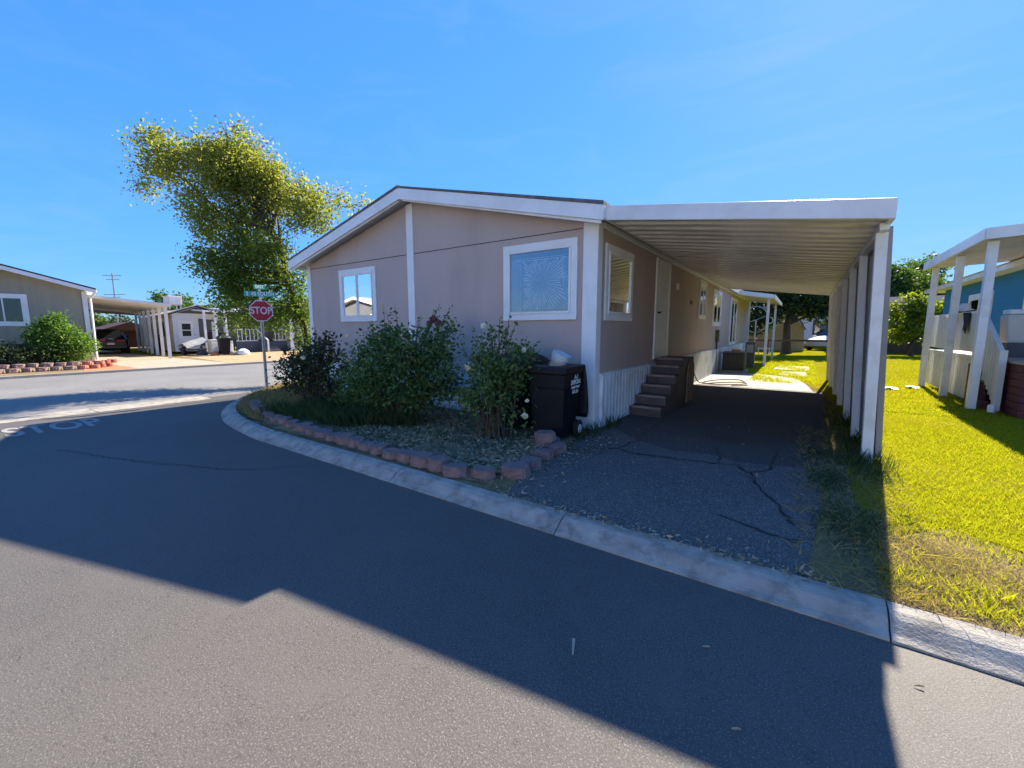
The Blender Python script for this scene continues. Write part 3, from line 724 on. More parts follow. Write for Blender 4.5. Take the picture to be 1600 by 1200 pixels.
MB().tube([(-2.35,28.5,2.15),(-2.35,28.5,0)], .04, 6).build('mast', m_galv, sd_)

# ------------------------------------------------------------------ edging blocks round the flower bed
bpos = [(-2.75,4.88,0),(-2.72,4.66,0),(-2.50,4.62,0),(-2.45,3.90,0),(-2.44,3.58,0),(-2.70,3.36,0),(-2.98,3.22,0),(-3.27,3.26,0),(-3.52,3.25,0),(-3.80,3.28,0),(-4.06,3.26,0),(-4.33,3.27,0),(-4.60,3.29,0),(-4.86,3.31,0),(-5.13,3.32,0),(-5.40,3.31,0),(-5.68,3.33,0),(-5.97,3.34,0),(-6.28,3.36,0),(-6.62,3.37,0),(-6.95,3.42,0),(-7.28,3.46,0),(-7.62,3.50,0),(-7.96,3.57,0),(-8.32,3.63,0),(-8.66,3.72,0),(-9.0,3.86,0),(-9.35,4.0,0),(-2.70,4.66,.118),(-2.50,4.28,0)]
def block_mesh(seed, w=.30, d=.20, h=.15):
    r = random.Random(seed); j = lambda a: r.uniform(-a, a)
    pl = [(-w/2,-.03),(-w/2+.07,-d*.55),(w/2-.07,-d*.55),(w/2,-.03),(w/2-.05,d*.5),(-w/2+.05,d*.5)]
    bm = bmesh.new(); lo = [bm.verts.new((x+j(.008),y+j(.008),0)) for x, y in pl]; hi = [bm.verts.new((x*.97+j(.008),y*.97+j(.008),h+j(.008))) for x, y in pl]
    k = len(pl)
    bm.faces.new(lo[::-1]); bm.faces.new(hi)
    for i in range(k): bm.faces.new((lo[i],lo[(i+1)%k],hi[(i+1)%k],hi[i]))
    bmesh.ops.bevel(bm, geom=bm.edges[:], offset=.018, segments=2, affect='EDGES', profile=.6)
    bmesh.ops.triangulate(bm, faces=[f for f in bm.faces if len(f.verts) > 4])
    bmesh.ops.subdivide_edges(bm, edges=[e for e in bm.edges if e.calc_length() > .06], cuts=2, use_grid_fill=True)
    for v in bm.verts: v.co += Vector((j(.006), j(.006), j(.005)))
    me = bpy.data.meshes.new('edging_block'); bm.to_mesh(me); bm.free(); me.materials.append(m_block)
    return me
bms = [block_mesh(k, w) for k, w in enumerate((.30,.28,.31,.27))]
ordn = ['first','second','third','fourth','fifth','sixth','seventh','eighth','ninth','tenth','eleventh','twelfth','thirteenth','fourteenth','fifteenth','sixteenth','seventeenth','eighteenth','nineteenth','twentieth','twenty-first','twenty-second','twenty-third']
br2 = random.Random(12)
for k, (x, y, z) in enumerate(bpos):
    o = bpy.data.objects.new('edging_block', bms[k % 4]); col.objects.link(o)
    if k < 5 or k >= 28: ang = {0:40,1:55,2:70,3:70,4:48,28:35,29:95}[k]
    elif k == 5: ang = 28
    else:
        a, b = bpos[max(5,k-1)], bpos[min(27,k+1)]
        ang = math.degrees(math.atan2(a[1]-b[1], a[0]-b[0]))
    o.location = (x, y, z-.012+br2.uniform(-.02,.006)); o.rotation_euler = (R(br2.uniform(-4,4)), R(br2.uniform(-4,4)), R(ang+br2.uniform(-13,13)))
    sc_ = br2.uniform(.90,1.08); o.scale = (sc_, sc_, sc_*br2.uniform(.76,.9))
    lab = {0:'reddish edging block half hidden behind the black bin foot', 1:'lower reddish block under the stacked one beside the black bin', 2:'reddish block right of the stacked pair beside the black bin',
           3:'reddish block between the driveway corner and the bin, nearer the bin', 4:'reddish block just round the driveway corner of the bed towards the bin', 28:'upper reddish block stacked on another beside the black bin',
           29:'small reddish block on the driveway side halfway to the bin'}.get(k)
    if not lab: lab = 'reddish edging block along the kerb, %s leftwards from the driveway corner' % ordn[k-5]
    tag(o, lab, 'edging block', 'reddish edging blocks round the flower bed')

# ------------------------------------------------------------------ rose bushes
def canes(mb, base, tips, rg, r=.013):
    out = []
    for t in tips:
        b = Vector(base)+Vector((rg.normal()*.09, rg.normal()*.09, 0)); t = Vector(t)
        m = b.lerp(t, .5)+Vector((rg.normal()*.05, rg.normal()*.05, .12))
        mb.tube([b, b.lerp(m,.5), m, m.lerp(t,.5)+Vector((0,0,.03)), t], [r, r*.85, r*.7, r*.45, r*.2], 5, False); out.append((b, m, t))
    return out
def cane_leaves(rg, cs_, n, size, f0=.35):
    P = []
    for b, m, t in cs_:
        s_ = rg.uniform(f0, 1, n)
        for q in s_:
            p = b.lerp(m, q*2) if q < .5 else m.lerp(t, q*2-1)
            P.append(np.array(p)+rg.normal(size=3)*.035)
    return np.array(P)
def rose(parent, p, r, mat, seed, name='rose'):
    rg = np.random.default_rng(seed); n = 26
    d = unit(rg.normal(size=(n,3))+np.array([0,0,.35])); P = np.array(p)+d*r*rg.uniform(.25,.8,(n,1))
    e = unit(np.cross(d, rg.normal(size=(n,3)))); f = np.cross(d, e)
    return quads_obj(name, P, (e+d*.5)*r*.55, f*r*.5, mat, parent)
def bush(name, label, base, blobs, tips, leafm, seed, per, cl, leaf, roses=(), extra=None, ncl=26, clr=.10):
    rg = np.random.default_rng(seed)
    t = thing(name, label, 'rose bush', base, 'rose bushes in the flower bed')
    mb = MB(); allt = list(tips)+[(x+rg.normal()*r*.5, y+rg.normal()*r*.5, z+r*rg.uniform(.2,1.0)) for (x,y,z,r) in blobs for _ in range(4)]
    cs_ = canes(mb, base, allt, rg); mb.build('canes', m_cane, t)
    P = np.concatenate([blob_points(rg, blobs, per, cl, clr, .35), cane_leaves(rg, cs_, ncl, leaf)])
    P = P[(P[:,2] > .05)]
    A, B = leaf_axes(rg, len(P), leaf, .25, .6); quads_obj('foliage', P, A, B, leafm, t)
    if extra:
        b2, m2, k2 = extra
        P = blob_points(rg, b2, k2, cl, clr, .4); A, B = leaf_axes(rg, len(P), leaf, .25, .6); f = quads_obj('new_foliage', P, A, B, m2, t)
    for k, (p, r, m) in enumerate(roses): rose(t, p, r, m, seed+50+k)
    return t
bush('rose_bush', 'dark sprawling rose bush at the left end of the row beside the stop sign', (-7.7,4.35,0),
     [(-8.15,4.25,.85,.34),(-7.85,4.3,1.0,.32),(-7.5,4.45,1.05,.32),(-8.2,4.2,.60,.30),(-7.35,4.6,.75,.36),(-7.75,4.35,.62,.36),(-7.45,4.5,1.3,.2),(-7.2,4.7,.45,.3)],
     [(-8.55,4.05,.9),(-8.5,4.0,.68),(-8.1,4.3,1.35),(-7.75,4.5,1.62),(-7.55,4.6,1.55),(-7.3,4.6,1.5),(-8.3,4.2,1.18),(-7.9,4.3,1.28),(-7.1,4.7,1.2)], l_rose2, 11, 360, 12, .036,
     [((-7.62,4.15,1.03),.05,l_petalw),((-7.9,4.05,.8),.045,l_petalw)])
bush('rose_bush', 'largest dense dark green rose bush with a faded purple flower head', (-5.35,4.55,0),
     [(-6.1,4.3,.75,.36),(-5.85,4.35,1.05,.36),(-5.45,4.5,1.25,.38),(-5.1,4.8,1.22,.38),(-4.95,4.85,.85,.42),(-5.4,4.5,.75,.46),(-5.75,4.4,.55,.34),(-5.15,4.7,.45,.34),(-5.75,4.5,1.38,.22),(-4.85,5.0,1.45,.22),(-6.35,4.3,.5,.25),(-4.75,4.95,.6,.28)],
     [(-5.82,4.6,1.93),(-5.6,4.65,1.97),(-5.75,4.6,1.85),(-5.2,4.85,1.80),(-4.95,5.05,1.98),(-4.78,5.1,1.90),(-4.7,5.1,1.72),(-5.05,5.0,1.85),(-6.2,4.3,1.4),(-4.6,5.1,1.35)], l_rose, 12, 520, 13, .034,
     [((-4.98,4.92,1.72),.075,l_petalp),((-4.9,4.94,1.66),.07,l_petalp),((-5.06,4.9,1.65),.06,l_petalp),((-6.0,4.0,1.45),.035,l_petalw),((-5.05,4.5,1.1),.05,M('green hip', (.12,.10,.05), .7))],
     extra=([(-6.0,4.0,1.0,.22),(-5.75,4.05,.62,.2),(-5.6,4.12,.95,.18)], l_rosel, 120))
bush('rose_bush', 'smaller light green rose bush with white roses in front of the black bins', (-3.55,4.62,0),
     [(-3.75,4.6,.62,.26),(-3.62,4.65,.95,.30),(-3.42,4.75,1.15,.28),(-3.3,4.8,.85,.28),(-3.5,4.65,.6,.26),(-3.78,4.65,1.2,.22),(-3.16,4.85,1.2,.18),(-3.92,4.55,.55,.2),(-3.55,4.75,1.4,.16)],
     [(-3.62,4.9,1.72),(-3.48,4.95,1.80),(-3.36,4.95,1.68),(-3.85,4.75,1.55),(-3.95,4.7,1.45),(-3.05,5.0,1.38),(-2.98,5.0,1.3),(-3.98,4.6,.9),(-3.72,4.8,1.62)], l_rose, 13, 380, 12, .031,
     [((-3.78,4.72,1.60),.05,l_petalw),((-3.99,4.62,1.02),.07,l_petalw),((-3.93,4.62,1.00),.055,l_petalw),((-3.9,4.8,1.46),.03,l_petalw),((-3.12,4.78,1.28),.04,l_petalw),((-2.96,4.55,.42),.05,l_petalw),((-2.93,4.56,.62),.035,l_petalw),((-3.82,4.62,1.12),.07,l_petalp)],
     extra=([(-3.45,4.5,.95,.22),(-3.2,4.55,1.0,.15),(-3.72,4.38,.55,.17),(-3.05,4.5,.38,.13),(-3.45,4.45,.7,.2)], l_rosel, 210))

# ------------------------------------------------------------------ weeds, dry grass, litter: nobody could count them
rg = np.random.default_rng(21)
def scatter(n, fn):
    out = []
    while len(out) < n:
        p = fn()
        if p is not None: out.append(p)
    return np.array(out)
def in_poly(x, y, pl):
    c = False; j = len(pl)-1
    for i in range(len(pl)):
        if (pl[i][1] > y) != (pl[j][1] > y) and x < (pl[j][0]-pl[i][0])*(y-pl[i][1])/(pl[j][1]-pl[i][1])+pl[i][0]: c = not c
        j = i
    return c
def wd():
    x = rg.uniform(-7.9,-4.9); y = rg.uniform(3.5, 4.7)
    k = math.sin(x*5.1)+math.sin(y*7+x*3); return (x,y) if rg.random() < .55+.3*k and y > 3.5+max(0,(x+6.4))*.55 else None
tag(blades('tall_grass', scatter(5500, wd), .25, .011, l_weed, rg, .0, .6), kind='stuff')
def wd2():
    x = rg.uniform(-7.9,-3.0); y = rg.uniform(3.4, 5.8); return (x,y)
tag(blades('bed_grass', scatter(3800, wd2), .085, .007, l_weed, rg, .02, .9), kind='stuff')
def dg():
    x = rg.uniform(-12.0,-7.6); y = rg.uniform(3.2, 6.6)
    return (x,y) if inyard(x,y) > .12 else None
tag(blades('dry_grass', scatter(16000, dg), .085, .009, l_dry, rg, .02, 1.0), kind='stuff')
def litter(name, n, fn, z, size, mat, flat=.85):
    XY = scatter(n, fn); P = np.zeros((n,3)); P[:,:2] = XY; P[:,2] = z+rg.random(n)*.03
    d = rg.normal(size=(n,3)); d[:,2] *= .25; d = unit(d); up = np.tile(np.array([[0,0,1.]]), (n,1))+rg.normal(size=(n,3))*.35
    e = unit(np.cross(d, up)); s_ = size*rg.uniform(.4,1.5,(n,1))
    return tag(quads_obj(name, P, d*s_, e*s_*.35, mat), kind='stuff')
def lt():
    x = rg.uniform(-5.6,-2.55); y = rg.uniform(3.42,5.2); return (x,y) if rg.random() < 1.1-abs(y-3.9)*.7 and x < -2.5-max(0,y-4.0)*.2 else None
litter('leaf_litter', 9000, lt, .025, .032, l_litter)
litter('soil_litter', 2500, lambda: (rg.uniform(-8.8,-2.6), rg.uniform(3.4,5.9)), .025, .03, l_litter)
def le():
    t = rg.random()
    if t < .5: return (rg.uniform(-2.55,-2.0), rg.uniform(3.1,5.6))
    return (rg.uniform(-2.3,.3), 3.02+abs(rg.normal())*.07)
litter('edge_litter', 700, le, .0, .022, l_litter)
litter('driveway_litter', 260, lambda: (rg.uniform(-2.3,.2), rg.uniform(3.2,9)), .0, .016, l_litter)
def vg():
    x = rg.uniform(.05,.95); y = rg.uniform(3.05,8.0)
    return (x,y) if abs(x-.45) < .45 and rg.random() < .8 else None
tag(blades('verge_straw', scatter(2600, vg), .05, .006, l_dry, rg, 0., 2.6), kind='stuff')
def pw():
    k = rg.integers(4); c = ((.66,6.35),(.66,7.3),(.70,6.1),(.7,8.6))[k]; return (c[0]+rg.normal()*.13, c[1]+rg.normal()*.28)
tag(blades('post_weeds', scatter(900, pw), .15, .008, l_weed, rg, 0., .6), kind='stuff')
def vg2():
    x = rg.uniform(.15,.85); y = rg.uniform(3.3,6.6); return (x,y) if math.sin(x*9+y)+math.sin(y*5+1-x*3)+rg.normal()*.8 > .5 else None
tag(blades('verge_grass', scatter(2200, vg2), .05, .007, l_weed, rg, 0., .9), kind='stuff')
def bw():
    c = ((-2.52,5.75),(-2.5,6.15),(-2.45,6.4),(-2.5,5.45))[rg.integers(4)]; return (c[0]+rg.normal()*.06, c[1]+rg.normal()*.12)
tag(blades('corner_weeds', scatter(160, bw), .16, .014, l_weed, rg, 0., .7), kind='stuff')
def gfar():
    t = rg.random(); y = 10.5+t*t*22; x = rg.uniform(.9, 2.2+y*.36)
    return (x,y) if rg.random() < .6+.3*math.sin(x*1.3+y*.7) else None
tag(blades('far_mown_grass', scatter(36000, gfar), .045, .012, l_grass, rg, 0., 1.0), kind='stuff')
# mown lawn: real blades where it is near
def dryk(x, y): return math.sin(x*1.7+y*.6)+math.sin(y*2.3-x*1.1+1)+.9*math.sin(x*5+y*4)
def gl():
    t = rg.random(); y = 3.17+(t**1.6)*9.4; x = rg.uniform(.5, 1.2+y*.62)
    dry = dryk(x,y)+ (1.9 if y < 4.6 else .6 if y < 5.6 else -1.4)
    return (x,y) if rg.random() > .5+.35*dry or rg.random() < .10 else None
tag(blades('mown_grass', scatter(140000, gl), .030, .0048, l_grass, rg, 0., 1.0), kind='stuff')
def gd():
    y = 3.1+abs(rg.normal())*1.2; x = rg.uniform(.5, 4.6); return (x,y) if rg.random() < .3+.3*(dryk(x,y)) else None
tag(blades('dry_lawn_grass', scatter(34000, gd), .026, .0045, l_dry, rg, 0., 1.6), kind='stuff')
def tf():
    c = ((.95,3.26),(1.25,3.3),(1.0,3.42),(.66,3.45),(1.5,3.26),(1.9,3.3))[rg.integers(6)]; return (c[0]+rg.normal()*.09, c[1]+rg.normal()*.07)
tag(blades('grass_tufts', scatter(800, tf), .055, .006, l_grass, rg, 0., .9), kind='stuff')
tag(blades('lawn_edge_overhang', scatter(700, lambda: (rg.uniform(.5,4.5), 3.07+abs(rg.normal())*.03)), .016, .006, l_dry, rg, 0., 1.4), kind='stuff')
def gy():
    x = rg.uniform(-1.3,.5); y = rg.uniform(14.5,26); return (x,y) if rg.random() < .5+.4*math.sin(x*4+y*2) else None
tag(blades('back_yard_grass', scatter(9000, gy), .07, .014, l_grass, rg, 0., .9), kind='stuff')

# ------------------------------------------------------------------ bins and bucket
def bin_thing(label, x, y, rz, openlid):
    t = thing('wheelie_bin', label, 'bin', (0,0,0), 'black wheelie bins by the house corner')
    b = MB(); lo = [(-.22,-.24,.06),(.22,-.24,.06),(.22,.22,.06),(-.22,.22,.06)]; hi = [(-.285,-.31,.97),(.285,-.31,.97),(.285,.30,.97),(-.285,.30,.97)]
    b.hexa(lo, hi); b.hexa([(-.305,-.33,.90),(.305,-.33,.90),(.305,.32,.90),(-.305,.32,.90)], [(-.31,-.335,1.0),(.31,-.335,1.0),(.31,.325,1.0),(-.31,.325,1.0)])
    b.hexa([(-.262,-.285,.70),(.262,-.285,.70),(.262,.275,.70),(-.262,.275,.70)], [(-.285,-.306,.74),(.285,-.306,.74),(.285,.296,.74),(-.285,.296,.74)])
    body = b.build('body', m_bin, t, .02)
    MB().tube([(-.22,.36,.93),(.22,.36,.93)], .018, 8).tube([(-.2,.30,.93),(-.2,.37,.93)],.016,6).tube([(.2,.30,.93),(.2,.37,.93)],.016,6).build('handle', m_bin2, t)
    for s_ in (-1, 1):
        wh = MB().tube([(s_*.235,.22,.12),(s_*.295,.22,.12)], .12, 20).build('wheel', m_rubber, t, .01)
        MB().tube([(s_*.296,.22,.12),(s_*.305,.22,.12)], .06, 14).build('hub', m_white, wh)
    if openlid:
        l = MB(); pr = [(.36,1.0),(.40,1.0),(.50,.72),(.565,.40),(.56,.27),(.50,.22),(.44,.30),(.415,.6)]
        l.prism([(-.30,y_,z_) for y_, z_ in pr], (.60,0,0)); l.build('lid', m_bin2, t, .015)
    else:
        rows = []
        for k in range(9):
            a = k/8; yy = -.36+.72*a; zc = 1.005+.17*math.sin(math.pi*a)**.6
            rows.append([(-.33,yy,1.0),(-.30,yy,1.0+(zc-1)*.7),(-.1,yy,zc),(.1,yy,zc),(.30,yy,1.0+(zc-1)*.7),(.33,yy,1.0)])
        l = MB().strip(rows); l.build('lid', m_bin2, t, 0, True)
    t.location = (x, y, 0); t.rotation_euler = (0,0,rz); t.scale = (1,1,1.05); return t
b1 = bin_thing('black wheelie bin with white lettering, lid hanging open at the house corner', -2.86, 5.20, R(4), True)
b2 = bin_thing('closed black wheelie bin with domed lid partly hidden behind the rose bush', -3.60, 5.42, R(-6), False)
tx = [(0.06,'A-1',.085,1.0),(-.01,'DISPOSAL',.085,.95),(-.075,'Family Owned',.055,.9),(-.14,'801-250',.065,.95)]
for dz, s_, sz, xs in tx:
    z = .80+dz; xo = .225+(z-.06)/.91*.065+.0245
    m4 = Matrix.Translation((0,0,0)) @ frame4((xo,.03,z), (0,1,0), (1,0,-.06))
    tt = textmesh('lettering', s_, sz, m4, m_txtw, None, .001, xs); tt.parent = b1
bk = thing('bucket', 'white ribbed plastic bucket tilted in the top of the open bin', 'bucket', (0,0,0))
MB().lathe([(.0,0),(.125,0),(.13,.0),(.138,.16),(.150,.163),(.150,.178),(.140,.182),(.141,.20),(.153,.203),(.153,.218),(.143,.222),(.144,.245),(.156,.248),(.157,.262),(.148,.264),(.146,.24),(.128,.02),(.0,.02)], (0,0,0), 28).build('pail', m_bucket, bk, 0, True)
hb = MB().tube([(.158*math.cos(a),.158*math.sin(a)-.01,.22-.10*math.sin(a)) for a in [math.pi*k/12 for k in range(13)]], .004, 6); hb.build('handle', m_galv, bk)
MB().lathe([(.0,.245),(.144,.245)], (0,0,0), 24).build('bucket_lid', m_bucket, bk)
bk.location = (-2.84,5.18,1.02); bk.scale = (.88,.88,.84); bk.rotation_euler = (R(8), R(22), R(30))

# ------------------------------------------------------------------ stop sign
SX, SY = -11.15, 5.08
ss = thing('stop_sign', 'red octagonal stop sign on a galvanised post at the street corner', 'stop sign', (SX,SY,0))
ps = MB(); ps.prism([(SX-.02,SY-.03,0),(SX+.02,SY-.03,0),(SX+.02,SY-.012,0),(SX+.0,SY+.0,0),(SX+.02,SY+.012,0),(SX+.02,SY+.03,0),(SX-.02,SY+.03,0)], (0,0,2.30)); ps.build('post', m_galv, ss)
nS_ = Vector((math.cos(R(-18)), math.sin(R(-18)), 0)); uS_ = Vector((-nS_.y, nS_.x, 0))
C0 = Vector((SX,SY,2.02))+nS_*.035
def octa(r, d, t): 
    pts = [C0+uS_*(r*math.cos(R(22.5+45*k)))+Vector((0,0,r*math.sin(R(22.5+45*k))))+nS_*d for k in range(8)]
    return MB().prism(pts, nS_*t)
octa(.272, 0, .004).build('white_border', m_txtw, ss); octa(.255, .0042, .001).build('red_face', m_red, ss)
textmesh('lettering', 'STOP', .243, frame4(C0+nS_*.0062, uS_, nS_), M('sign white', (.75,.62,.62), .5), ss, .0008, .80)
def nameplate(label, txt, c, n, L, hgt, size, base):
    n = Vector(n).normalized(); u = Vector((-n.y, n.x, 0)); t = thing('street_name_sign', label, 'street sign', base, 'street name signs')
    MB().obox(c,u,n,-L/2,L/2,-.002,.002,c[2]-hgt/2,c[2]+hgt/2).build('plate', m_green, t)
    for s_ in (1, -1):
        textmesh('lettering', txt, size, frame4(Vector(c)+n*.003*s_, u*s_, n*s_), m_txtw, t, .0006, .85)
    MB().obox(c,u,n,-.03,.03,-.012,.0,c[2]-hgt/2-.12,c[2]-hgt/2+.01).build('bracket', m_galv, t)
nameplate('green street name sign reading 2 45 SOUTH just above the stop sign', '2  45 SOUTH', (SX+.035,SY-.01,2.43), (math.cos(R(-30)), math.sin(R(-30)), 0), .68, .125, .125, (SX,SY,2.42))
nameplate('small green street name sign reading EAST at the very top of the post', 'EAST', (SX,SY+.0,2.605), (math.cos(R(5)), math.sin(R(5)),0), .27, .11, .105, (SX,SY,2.6))

# ------------------------------------------------------------------ small things lying about
tag(MB().hexa([(-.90,1.86,ZR+.003),(-.885,1.868,ZR+.003),(-.845,1.765,ZR+.003),(-.852,1.763,ZR+.003)], [(-.90,1.86,ZR+.011),(-.885,1.868,ZR+.011),(-.845,1.765,ZR+.007),(-.852,1.763,ZR+.007)]).build('wood_splinter', M('pale wood', (.42,.33,.24), .8), origin=(-.87,1.8,ZR)), 'pale tapered splinter of wood lying on the shaded asphalt', 'wood splinter')
for nm, lb, x, y, z in (('dry_leaf','small curled dry leaf on the shaded road nearest the camera',-.11,1.78,ZR),('dry_leaf','tiny pale leaf on the shaded road below the kerb joint',-.3,2.2,ZR),('dry_leaf','straw coloured leaf on the sunlit road at the right',.56,2.5,ZR),('dry_leaf','dark dry leaf lying in the kerb below the driveway',-.45,2.82,-.06)):
    q = MB(); rows = []
    for k in range(6):
        t = k/5; wv = .007*math.sin(math.pi*min(1,t*.9+.1)); rows.append([(x+.035*t-.017, y-wv+.01*t, z+.006+.012*t*t), (x+.035*t-.017, y+.01*t, z+.004+.006*t), (x+.035*t-.017, y+wv+.01*t, z+.008+.010*t)])
    tag(q.strip(rows).build(nm, l_litter, origin=(x,y,z)), lb, 'leaf', 'dry leaves on the road')

# ------------------------------------------------------------------ trees
def tree(name, label, base, trunk, blobs, leafm, seed, per, cl, leaf, r0=.2, bark=None, group=None, clr=.16, cat='tree', shell=.35, squash=1.):
    rg = np.random.default_rng(seed); t = thing(name, label, cat, base, group)
    mb = MB(); n = len(trunk); mb.tube(trunk, [r0*(1.35 if i == 0 else 1-.5*i/(n-1)) for i in range(n)], 12, False)
    limbs(mb, base, trunk[max(1,n//2):], blobs, r0, rg)
    mb.build('trunk', bark or m_bark, t, 0, True)
    crown('crown', blobs, leafm, t, seed+1, per, cl, clr, leaf, shell, squash); return t
bx, by = -12.4, 7.1
B = [(-4.3,-1.82,7.37,.7),(-4.73,-2.18,7.02,.5),(-4.25,-1.89,6.74,.6),(-4.7,-2.3,6.1,.38),(-3.72,-1.46,7.13,.7),(-3.06,-1.01,7.07,.8),(-2.44,-.53,7.37,.76),(-2.2,-.46,6.8,.95),(-1.62,-.1,6.52,.7),(-1.28,.07,6.06,.6),(-2.64,-.85,6.24,.9),(-3.49,-1.51,5.79,.5),(-1.85,-.36,5.85,.85),(-2.91,-1.22,5.05,.72),(-2.98,-1.34,4.62,.5),(-2.27,-.78,5.05,.76),(-.66,.48,5.96,.45),(-.28,.64,5.29,.65),(-.63,.36,5.05,.6),(.41,1.15,5.45,.4),(.72,1.36,5.45,.2),(-.15,.66,4.83,.44),(-1.83,-.61,4.16,.85),(-2.16,-.94,3.54,.75),(-2.62,-1.26,3.54,.45),(-1.25,-.25,3.94,.65),(-2.2,-1.06,2.93,.8),(-1.65,-.65,3.15,.85),(-2.56,-1.34,2.75,.45),(-1.95,-1.03,2.02,.72),(-1.29,-.58,2.02,.55),(-.59,-.02,2.47,.5),(-.73,0,3.15,.5),(-.45,0,2.02,.4),(-2.31,-1.31,1.86,.4),(-3.06,-.97,7.31,.55),(-2.2,-.5,7.9,.3),(-4.5,-1.9,7.8,.25)]
rgt = np.random.default_rng(5)
blobs1 = [(bx+x+rgt.normal()*.25*.57, by+y+rgt.normal()*.25*.8, z-.32*max(0,min(1,(z-5.5)/1.5)), r*.97) for x, y, z, r in B]
blobs1 += [(x+rgt.choice([-1,1])*.45*.57*r/.7, y+rgt.choice([-1,1])*.6*r, z, r*.75) for x, y, z, r in blobs1 if r > .6]
blobs1 += [(bx-.1,by,.75,.42),(bx-.3,by,1.35,.42),(bx-.5,by-.05,1.95,.45),(bx+.15,by+.1,1.1,.35),(bx-.75,by-.1,2.5,.5)]
tree('street_tree', 'tall lopsided tree with olive top and green lower leaves behind the stop sign', (bx,by,-.05),
     [(bx,by,-.1),(bx-.2,by,.8),(bx-.42,by-.02,1.7),(bx-.68,by-.1,2.4),(bx-.92,by-.2,3.0),(bx-1.0,by-.2,3.6),(bx-1.35,by-.35,4.6),(bx-1.9,by-.5,5.6),(bx-2.5,by-.75,6.5)], blobs1, l_tree, 31, 250, 14, .046, .12, clr=.19, shell=.15)

# ------------------------------------------------------------------ beige home across the street, with its carport
RZ = R(-8)
lh = thing('neighbour_home', 'beige grey home with a white trimmed gable and blue black roof across the street', 'mobile home', (-28.7,2.66,0))
MB().prism([(-28.7,.2,.45),(-28.7,5.06,.45),(-28.7,5.06,3.42),(-28.7,2.63,4.2),(-28.7,.2,3.42)], (-14,0,0)).build('wall', m_beige, lh)
MB().box(-42.6,-28.74,.26,5.0,0,.449).build('skirting', m_skirt, lh)
for a, za, b, zb in ((-.15,3.38+.06,2.63,4.27),(2.63,4.27,5.42,3.44)):
    MB().hexa([(-28.2,a,za),(-28.2,b,zb),(-43,b,zb),(-43,a,za)], [(-28.2,a,za+.07),(-28.2,b,zb+.07),(-43,b,zb+.07),(-43,a,za+.07)]).build('roof', m_navy, lh)
    MB().hexa([(-28.19,a,za-.17),(-28.19,b,zb-.17),(-28.25,b,zb-.17),(-28.25,a,za-.17)], [(-28.19,a,za-.002),(-28.19,b,zb-.002),(-28.25,b,zb-.002),(-28.25,a,za-.002)]).build('gable_fascia', m_trim, lh)
    MB().hexa([(-28.26,a+.02,za-.07),(-28.26,b,zb-.07),(-42.9,b,zb-.07),(-42.9,a+.02,za-.07)], [(-28.26,a+.02,za-.003),(-28.26,b,zb-.003),(-42.9,b,zb-.003),(-42.9,a+.02,za-.003)]).build('soffit', m_trim, lh)
MB().box(-28.71,-28.64,4.93,5.1,0,3.36).build('corner_trim', m_trim, lh)
MB().tube([(-28.45,5.42,3.40),(-28.6,5.3,3.2),(-28.6,5.2,3.0),(-28.6,5.17,.1)], .05, 8).build('downpipe', m_trim, lh)
window(lh, (-28.7,0,0), (0,1,0), (1,0,0), 1.75, 3.20, 1.72, 3.12, .16, .05, glass=m_glassd)
lh.rotation_euler = (0,0,RZ)
lc = thing('neighbour_carport', 'white carport on seven slim posts beside the beige home', 'carport', (-28.7,5.1,0))
MB().hexa([(-28.5,5.1,3.14),(-28.5,8.25,2.83),(-43.5,8.25,2.83),(-43.5,5.1,3.14)], [(-28.5,5.1,3.20),(-28.5,8.25,2.89),(-43.5,8.25,2.89),(-43.5,5.1,3.20)]).build('roof', m_alum, lc)
MB().hexa([(-28.5,5.1,3.11),(-28.5,8.3,2.80),(-28.46,8.3,2.80),(-28.46,5.1,3.11)], [(-28.5,5.1,3.24),(-28.5,8.3,2.93),(-28.46,8.3,2.93),(-28.46,5.1,3.24)]).build('front_fascia', m_alum, lc)
MB().box(-43.5,-28.51,8.26,8.30,2.79,2.925).build('side_gutter', m_alum, lc)
for k in range(7):
    x = -28.95-2.15*k; MB().box(x-.07,x+.07,8.02,8.16,0,2.835).build('post', m_post, lc)
lc.rotation_euler = (0,0,RZ)

